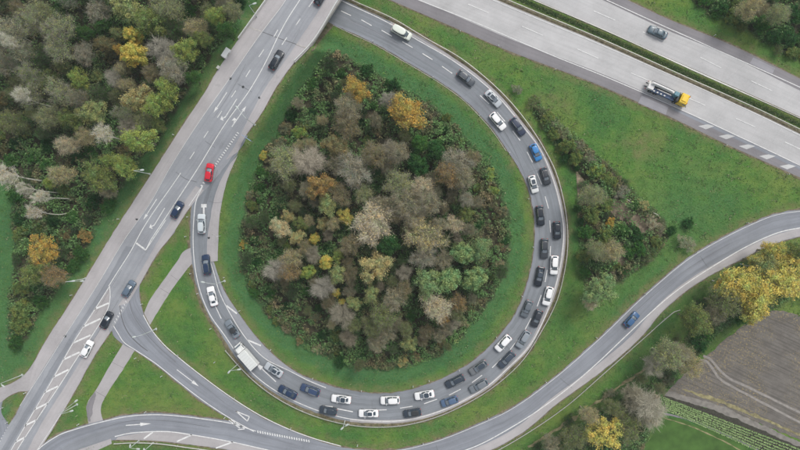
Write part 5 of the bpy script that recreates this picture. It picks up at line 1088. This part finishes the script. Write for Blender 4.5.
# leaning pale stems of the birches are their trunks; fallen stems lie in the scrub
for px, py, a, L in ((627, 201, -.6, 2.6), (655, 215, -.6, 2.0), (389, 96, .3, 3.2), (640, 210, -.9, 1.6)):
    m = MB(); m.tube([(-L / 2, 0, .3), (0, .1, .4), (L / 2, 0, .35)], [.12, .1, .05], 6); m.tube([(0, .1, .4), (.5, .7, .5)], [.05, .02], 5)
    o = m.build('fallen_stem', M['wood'], None); o.color = (.45, .42, .38, 1); o.location = tuple(G(px, py, .6)); o.rotation_euler = (0, 0, a)
    tag(o, {627: 'pale fallen stem at the upper end of the scrub clearing', 655: 'pale fallen stem nearest the meadow bush', 389: 'pale fallen stem left of the large golden tree', 640: 'short pale fallen stem in the middle of the scrub clearing'}[px], 'log')

# ------------------------------------------------------------------ undergrowth, crops and tufts (stuff)
def in_area(poly, n):
    q = np.array(poly, float); lo = np.maximum(q.min(0), (-40, -40)); hi = np.minimum(q.max(0), (840, 490)); out = []
    while sum(map(len, out)) < n:
        p = lo + (hi - lo) * rng.random((n, 2)); out.append(p[inside(p[:, 0], p[:, 1], poly)])
    return np.vstack(out)[:n]
def undergrowth(poly, n, name, leaves=34, size=.34, label='low tangled shrubs and brambles under the trees'):
    p = in_area(poly, n); d = seg_dist(p[:, 0], p[:, 1], np.array(poly + poly[:1], float))
    big = np.sin(p[:, 0] * .11 + 2 * np.sin(p[:, 1] * .07)) * np.sin(p[:, 1] * .13 + 1.5 * np.sin(p[:, 0] * .05))
    keep = rng.random(n) < np.clip(.78 + .6 * big, .30, 1); dg_ = inside(p[:, 0], p[:, 1], [(574, 166), (606, 192), (632, 200), (668, 228), (664, 246), (644, 240), (624, 226), (600, 212), (578, 206)]); keep &= ~(dg_ & (rng.random(n) < .45)); p, d, big = p[keep], d[keep], big[keep]; n = len(p)
    hh = np.minimum(.35 + d * .12, 1.7) * (.5 + .8 * rng.random(n)) * (1 + .35 * big)
    g = G(p[:, 0], p[:, 1]); C = g + np.stack([np.zeros(n), np.zeros(n), hh * .55], -1)
    m = n * leaves; k = np.repeat(np.arange(n), leaves); u = rng.normal(size=(m, 3)); u /= np.linalg.norm(u, axis=1)[:, None]; u[:, 2] = np.abs(u[:, 2])
    rad = (.45 + .55 * rng.random(n))[k] * (.7 + .4 * rng.random(m)); q = C[k] + u * rad[:, None] * np.array([1, 1, .2]) + np.stack([np.zeros(m), np.zeros(m), (u[:, 2] * hh[k] * .6)], -1)
    nr = u * .5 + rng.normal(size=(m, 3)) * .5; nr[:, 2] += .5; nr /= np.linalg.norm(nr, axis=1)[:, None]
    a = np.cross(nr, rng.normal(size=(m, 3))); a /= np.linalg.norm(a, axis=1)[:, None]; b = np.cross(nr, a); s = (size * (.45 + .9 * rng.random(m)))[:, None]
    V = np.stack([q - a * s * .6, q + b * s * .36, q + a * s * .6, q - b * s * .36], 1).reshape(-1, 3)
    o = link(name, npmesh(name, V, np.arange(m * 4).reshape(-1, 4)), M['under']); tag(o, label, 'undergrowth', None, 'stuff'); return o
undergrowth(COPSE, 6500, 'undergrowth', 34, .34, 'tangled dark green undergrowth filling the round copse')
undergrowth(WOOD, 5600, 'undergrowth', 30, .36, 'dark green undergrowth below the woodland beside the overpass road')
undergrowth(SCRUB, 1100, 'undergrowth', 30, .34, 'brambles and low growth of the scrub strip outside the loop')
undergrowth(NORTHWOOD, 1500, 'undergrowth', 34, .34, 'dense green thicket at the top right corner')
undergrowth([(536, 452), (566, 434), (602, 408), (636, 392), (660, 372), (676, 352), (690, 335), (690, 310), (712, 298), (740, 282), (762, 268), (800, 252), (800, 290), (776, 306), (750, 316), (724, 326), (706, 345), (684, 370), (662, 392), (656, 412), (646, 438), (630, 470), (540, 480)], 2400, 'undergrowth', 30, .32, 'rough low growth under the trees by the ploughed field')
def blades(name, pts, hgt, wid, mat, label, n_each=1, cat='grass', lean=.6):
    p = np.repeat(pts, n_each, 0); m = len(p); p = p + rng.normal(size=p.shape) * .5; g = G(p[:, 0], p[:, 1])
    a = rng.random(m) * 6.28; w = wid * (.5 + rng.random(m)); h = hgt * (.5 + rng.random(m)); d = np.stack([np.cos(a), np.sin(a), np.zeros(m)], -1); l = rng.normal(size=(m, 3)) * lean * h[:, None]; l[:, 2] = h
    V = np.stack([g - d * w[:, None], g + d * w[:, None], g + l], 1).reshape(-1, 3)
    o = link(name, npmesh(name, V, np.arange(m * 3).reshape(-1, 3)), mat); tag(o, label, cat, None, 'stuff'); return o
# grass tufts over all open ground in view
q = rng.random((150000, 2)) * (840, 490) - (20, 20)
ix = np.clip(np.searchsorted(gx, q[:, 0]), 0, nx - 1); iy = np.clip(np.searchsorted(gy, q[:, 1]), 0, ny - 1)
fieldpoly = [(660, 394), (709, 354), (728, 337), (776, 310), (860, 340), (860, 500), (640, 500), (640, 440), (664, 416)]
ok = (~inr[iy, ix]) & (near[iy, ix] > 1.1) & ~inside(q[:, 0], q[:, 1], fieldpoly) & ~inside(q[:, 0], q[:, 1], COPSE)
for pp in ([(193, 247), (182, 252), (146, 308), (144, 315), (150, 327), (160, 309), (188, 268), (194, 263)], [(123, 343), (96, 391), (86, 408), (89, 427), (104, 423), (101, 408), (104, 398), (136, 351)]): ok &= ~inside(q[:, 0], q[:, 1], pp)
ok &= ~((q[:, 0] < 12) & (q[:, 1] > 392) )
gm, N_, L_, b_ = new_mat('grass_blades'); tc_ = N_.new('ShaderNodeTexCoord'); ge_ = N_.new('ShaderNodeNewGeometry')
cc = ramp(N_, L_, noise(N_, L_, tc_.outputs['Object'], .09, 6, .65), [(.34, (.046, .155, .036)), (.5, (.085, .21, .038)), (.66, (.17, .235, .058))]); hh_ = N_.new('ShaderNodeHueSaturation'); L_.new(cc, hh_.inputs['Color']); L_.new(maprange(N_, L_, ge_.outputs['Random Per Island'], 0, 1, .6, 1.5), hh_.inputs['Value']); L_.new(hh_.outputs[0], b_.inputs['Base Color']); b_.inputs['Roughness'].default_value = .9; b_.inputs['Specular IOR Level'].default_value = .1
blades('grass_tufts', q[ok], .16, .10, gm, 'short rough grass of the meadows and verges', 1)
wd = rng.random((60000, 2)) * (840, 490) - (20, 20); cl = np.sin(wd[:, 0] * .19 + 3 * np.sin(wd[:, 1] * .06)) * np.sin(wd[:, 1] * .23 + 2 * np.sin(wd[:, 0] * .045)) + .5 * np.sin(wd[:, 0] * .71) * np.sin(wd[:, 1] * .83)
ix = np.clip(np.searchsorted(gx, wd[:, 0]), 0, nx - 1); iy = np.clip(np.searchsorted(gy, wd[:, 1]), 0, ny - 1)
ok = (cl > .45) & (~inr[iy, ix]) & (near[iy, ix] > 4) & ~inside(wd[:, 0], wd[:, 1], fieldpoly) & (woodmask[iy, ix] < .5)
for pp in ([(193, 245), (180, 250), (144, 308), (142, 317), (152, 329), (161, 309), (190, 268), (196, 263)], [(121, 343), (94, 391), (84, 408), (87, 429), (106, 424), (103, 408), (106, 398), (138, 351)]): ok &= ~inside(wd[:, 0], wd[:, 1], pp)
wm_, N_, L_, b_ = new_mat('weed_leaves'); ge_ = N_.new('ShaderNodeNewGeometry'); cc = ramp(N_, L_, ge_.outputs['Random Per Island'], [(0, (.055, .12, .035)), (.6, (.09, .17, .045)), (.85, (.20, .22, .09)), (1, (.42, .40, .26))]); L_.new(cc, b_.inputs['Base Color']); b_.inputs['Roughness'].default_value = .9
blades('weeds', wd[ok], .22, .085, wm_, 'scattered taller weeds and seed heads in the meadow', 4, lean=.9)
# median planting
def along(c0, c1, n): 
    c = curve(c0, 2); t = rng.random(n) * (len(c) - 1); i = t.astype(int); f = (t - i)[:, None]; p = c[i] * (1 - f) + c[np.minimum(i + 1, len(c) - 1)] * f; return p + (rng.random(n)[:, None] * np.array(c1))
mp = along([(418, -47), (516, -3), (601, 34), (700, 79), (774, 112), (850, 148)], (0, 3.6), 9000); mp[:, 1] -= .8
blades('median_grass', mp, .26, .09, wm_, 'green grass strip between the two motorway carriageways', 2)
# green vegetables in rows
rows = []
for r in range(7):
    t = (r + .5) / 7; a = np.array((663.5, 396.5)) * (1 - t) + np.array((666, 410)) * t; b = np.array((840, 463)) * (1 - t) + np.array((840, 489)) * t
    L = np.linalg.norm(b - a); k = int(L / 1.15); s_ = np.linspace(0, 1, k)[:, None] + rng.normal(size=(k, 1)) * .0012; rows.append((a + (b - a) * s_ + rng.normal(size=(k, 2)) * .10)[rng.random(k) > .06])
rows = np.vstack(rows); n = len(rows); g = G(rows[:, 0], rows[:, 1], .08); lv = 9; m = n * lv; k = np.repeat(np.arange(n), lv)
a = rng.random(m) * 6.28; d = np.stack([np.cos(a), np.sin(a), .45 + .5 * rng.random(m)], -1); u = np.stack([-np.sin(a), np.cos(a), np.zeros(m)], -1); ln = (.21 + .11 * rng.random(m))[:, None]; c = g[k]
V = np.stack([c, c + d * ln * .5 + u * ln * .33, c + d * ln, c + d * ln * .5 - u * ln * .33], 1).reshape(-1, 3)
cm_, N_, L_, b_ = new_mat('vegetable_leaves'); ge_ = N_.new('ShaderNodeNewGeometry'); cc = ramp(N_, L_, ge_.outputs['Random Per Island'], [(0, (.13, .23, .07)), (1, (.36, .48, .20))]); L_.new(cc, b_.inputs['Base Color']); b_.inputs['Roughness'].default_value = .6
o = link('vegetable_rows', npmesh('vegetable_rows', V, np.arange(m * 4).reshape(-1, 4)), cm_); tag(o, 'rows of pale green leafy vegetables beside the ploughed field', 'crop', None, 'stuff')
# thin autumn haze, one closed volume round everything
hz_m = bpy.data.materials.new('haze_air'); hz_m.use_nodes = True; hN = hz_m.node_tree.nodes; hN.remove(hN['Principled BSDF'])
hv = hN.new('ShaderNodeVolumePrincipled'); hv.inputs['Color'].default_value = (.80, .92, .92, 1); hv.inputs['Density'].default_value = .0002; hz_m.node_tree.links.new(hv.outputs[0], hN['Material Output'].inputs['Volume'])
m = MB(); m.box((0, 0, 80.5), (17000, 17000, 167)); o = m.build('haze', hz_m); tag(o, 'thin pale haze in the air over the interchange', 'haze', None, 'stuff')
print('trees', len(TREES), 'objects', len(bpy.data.objects))
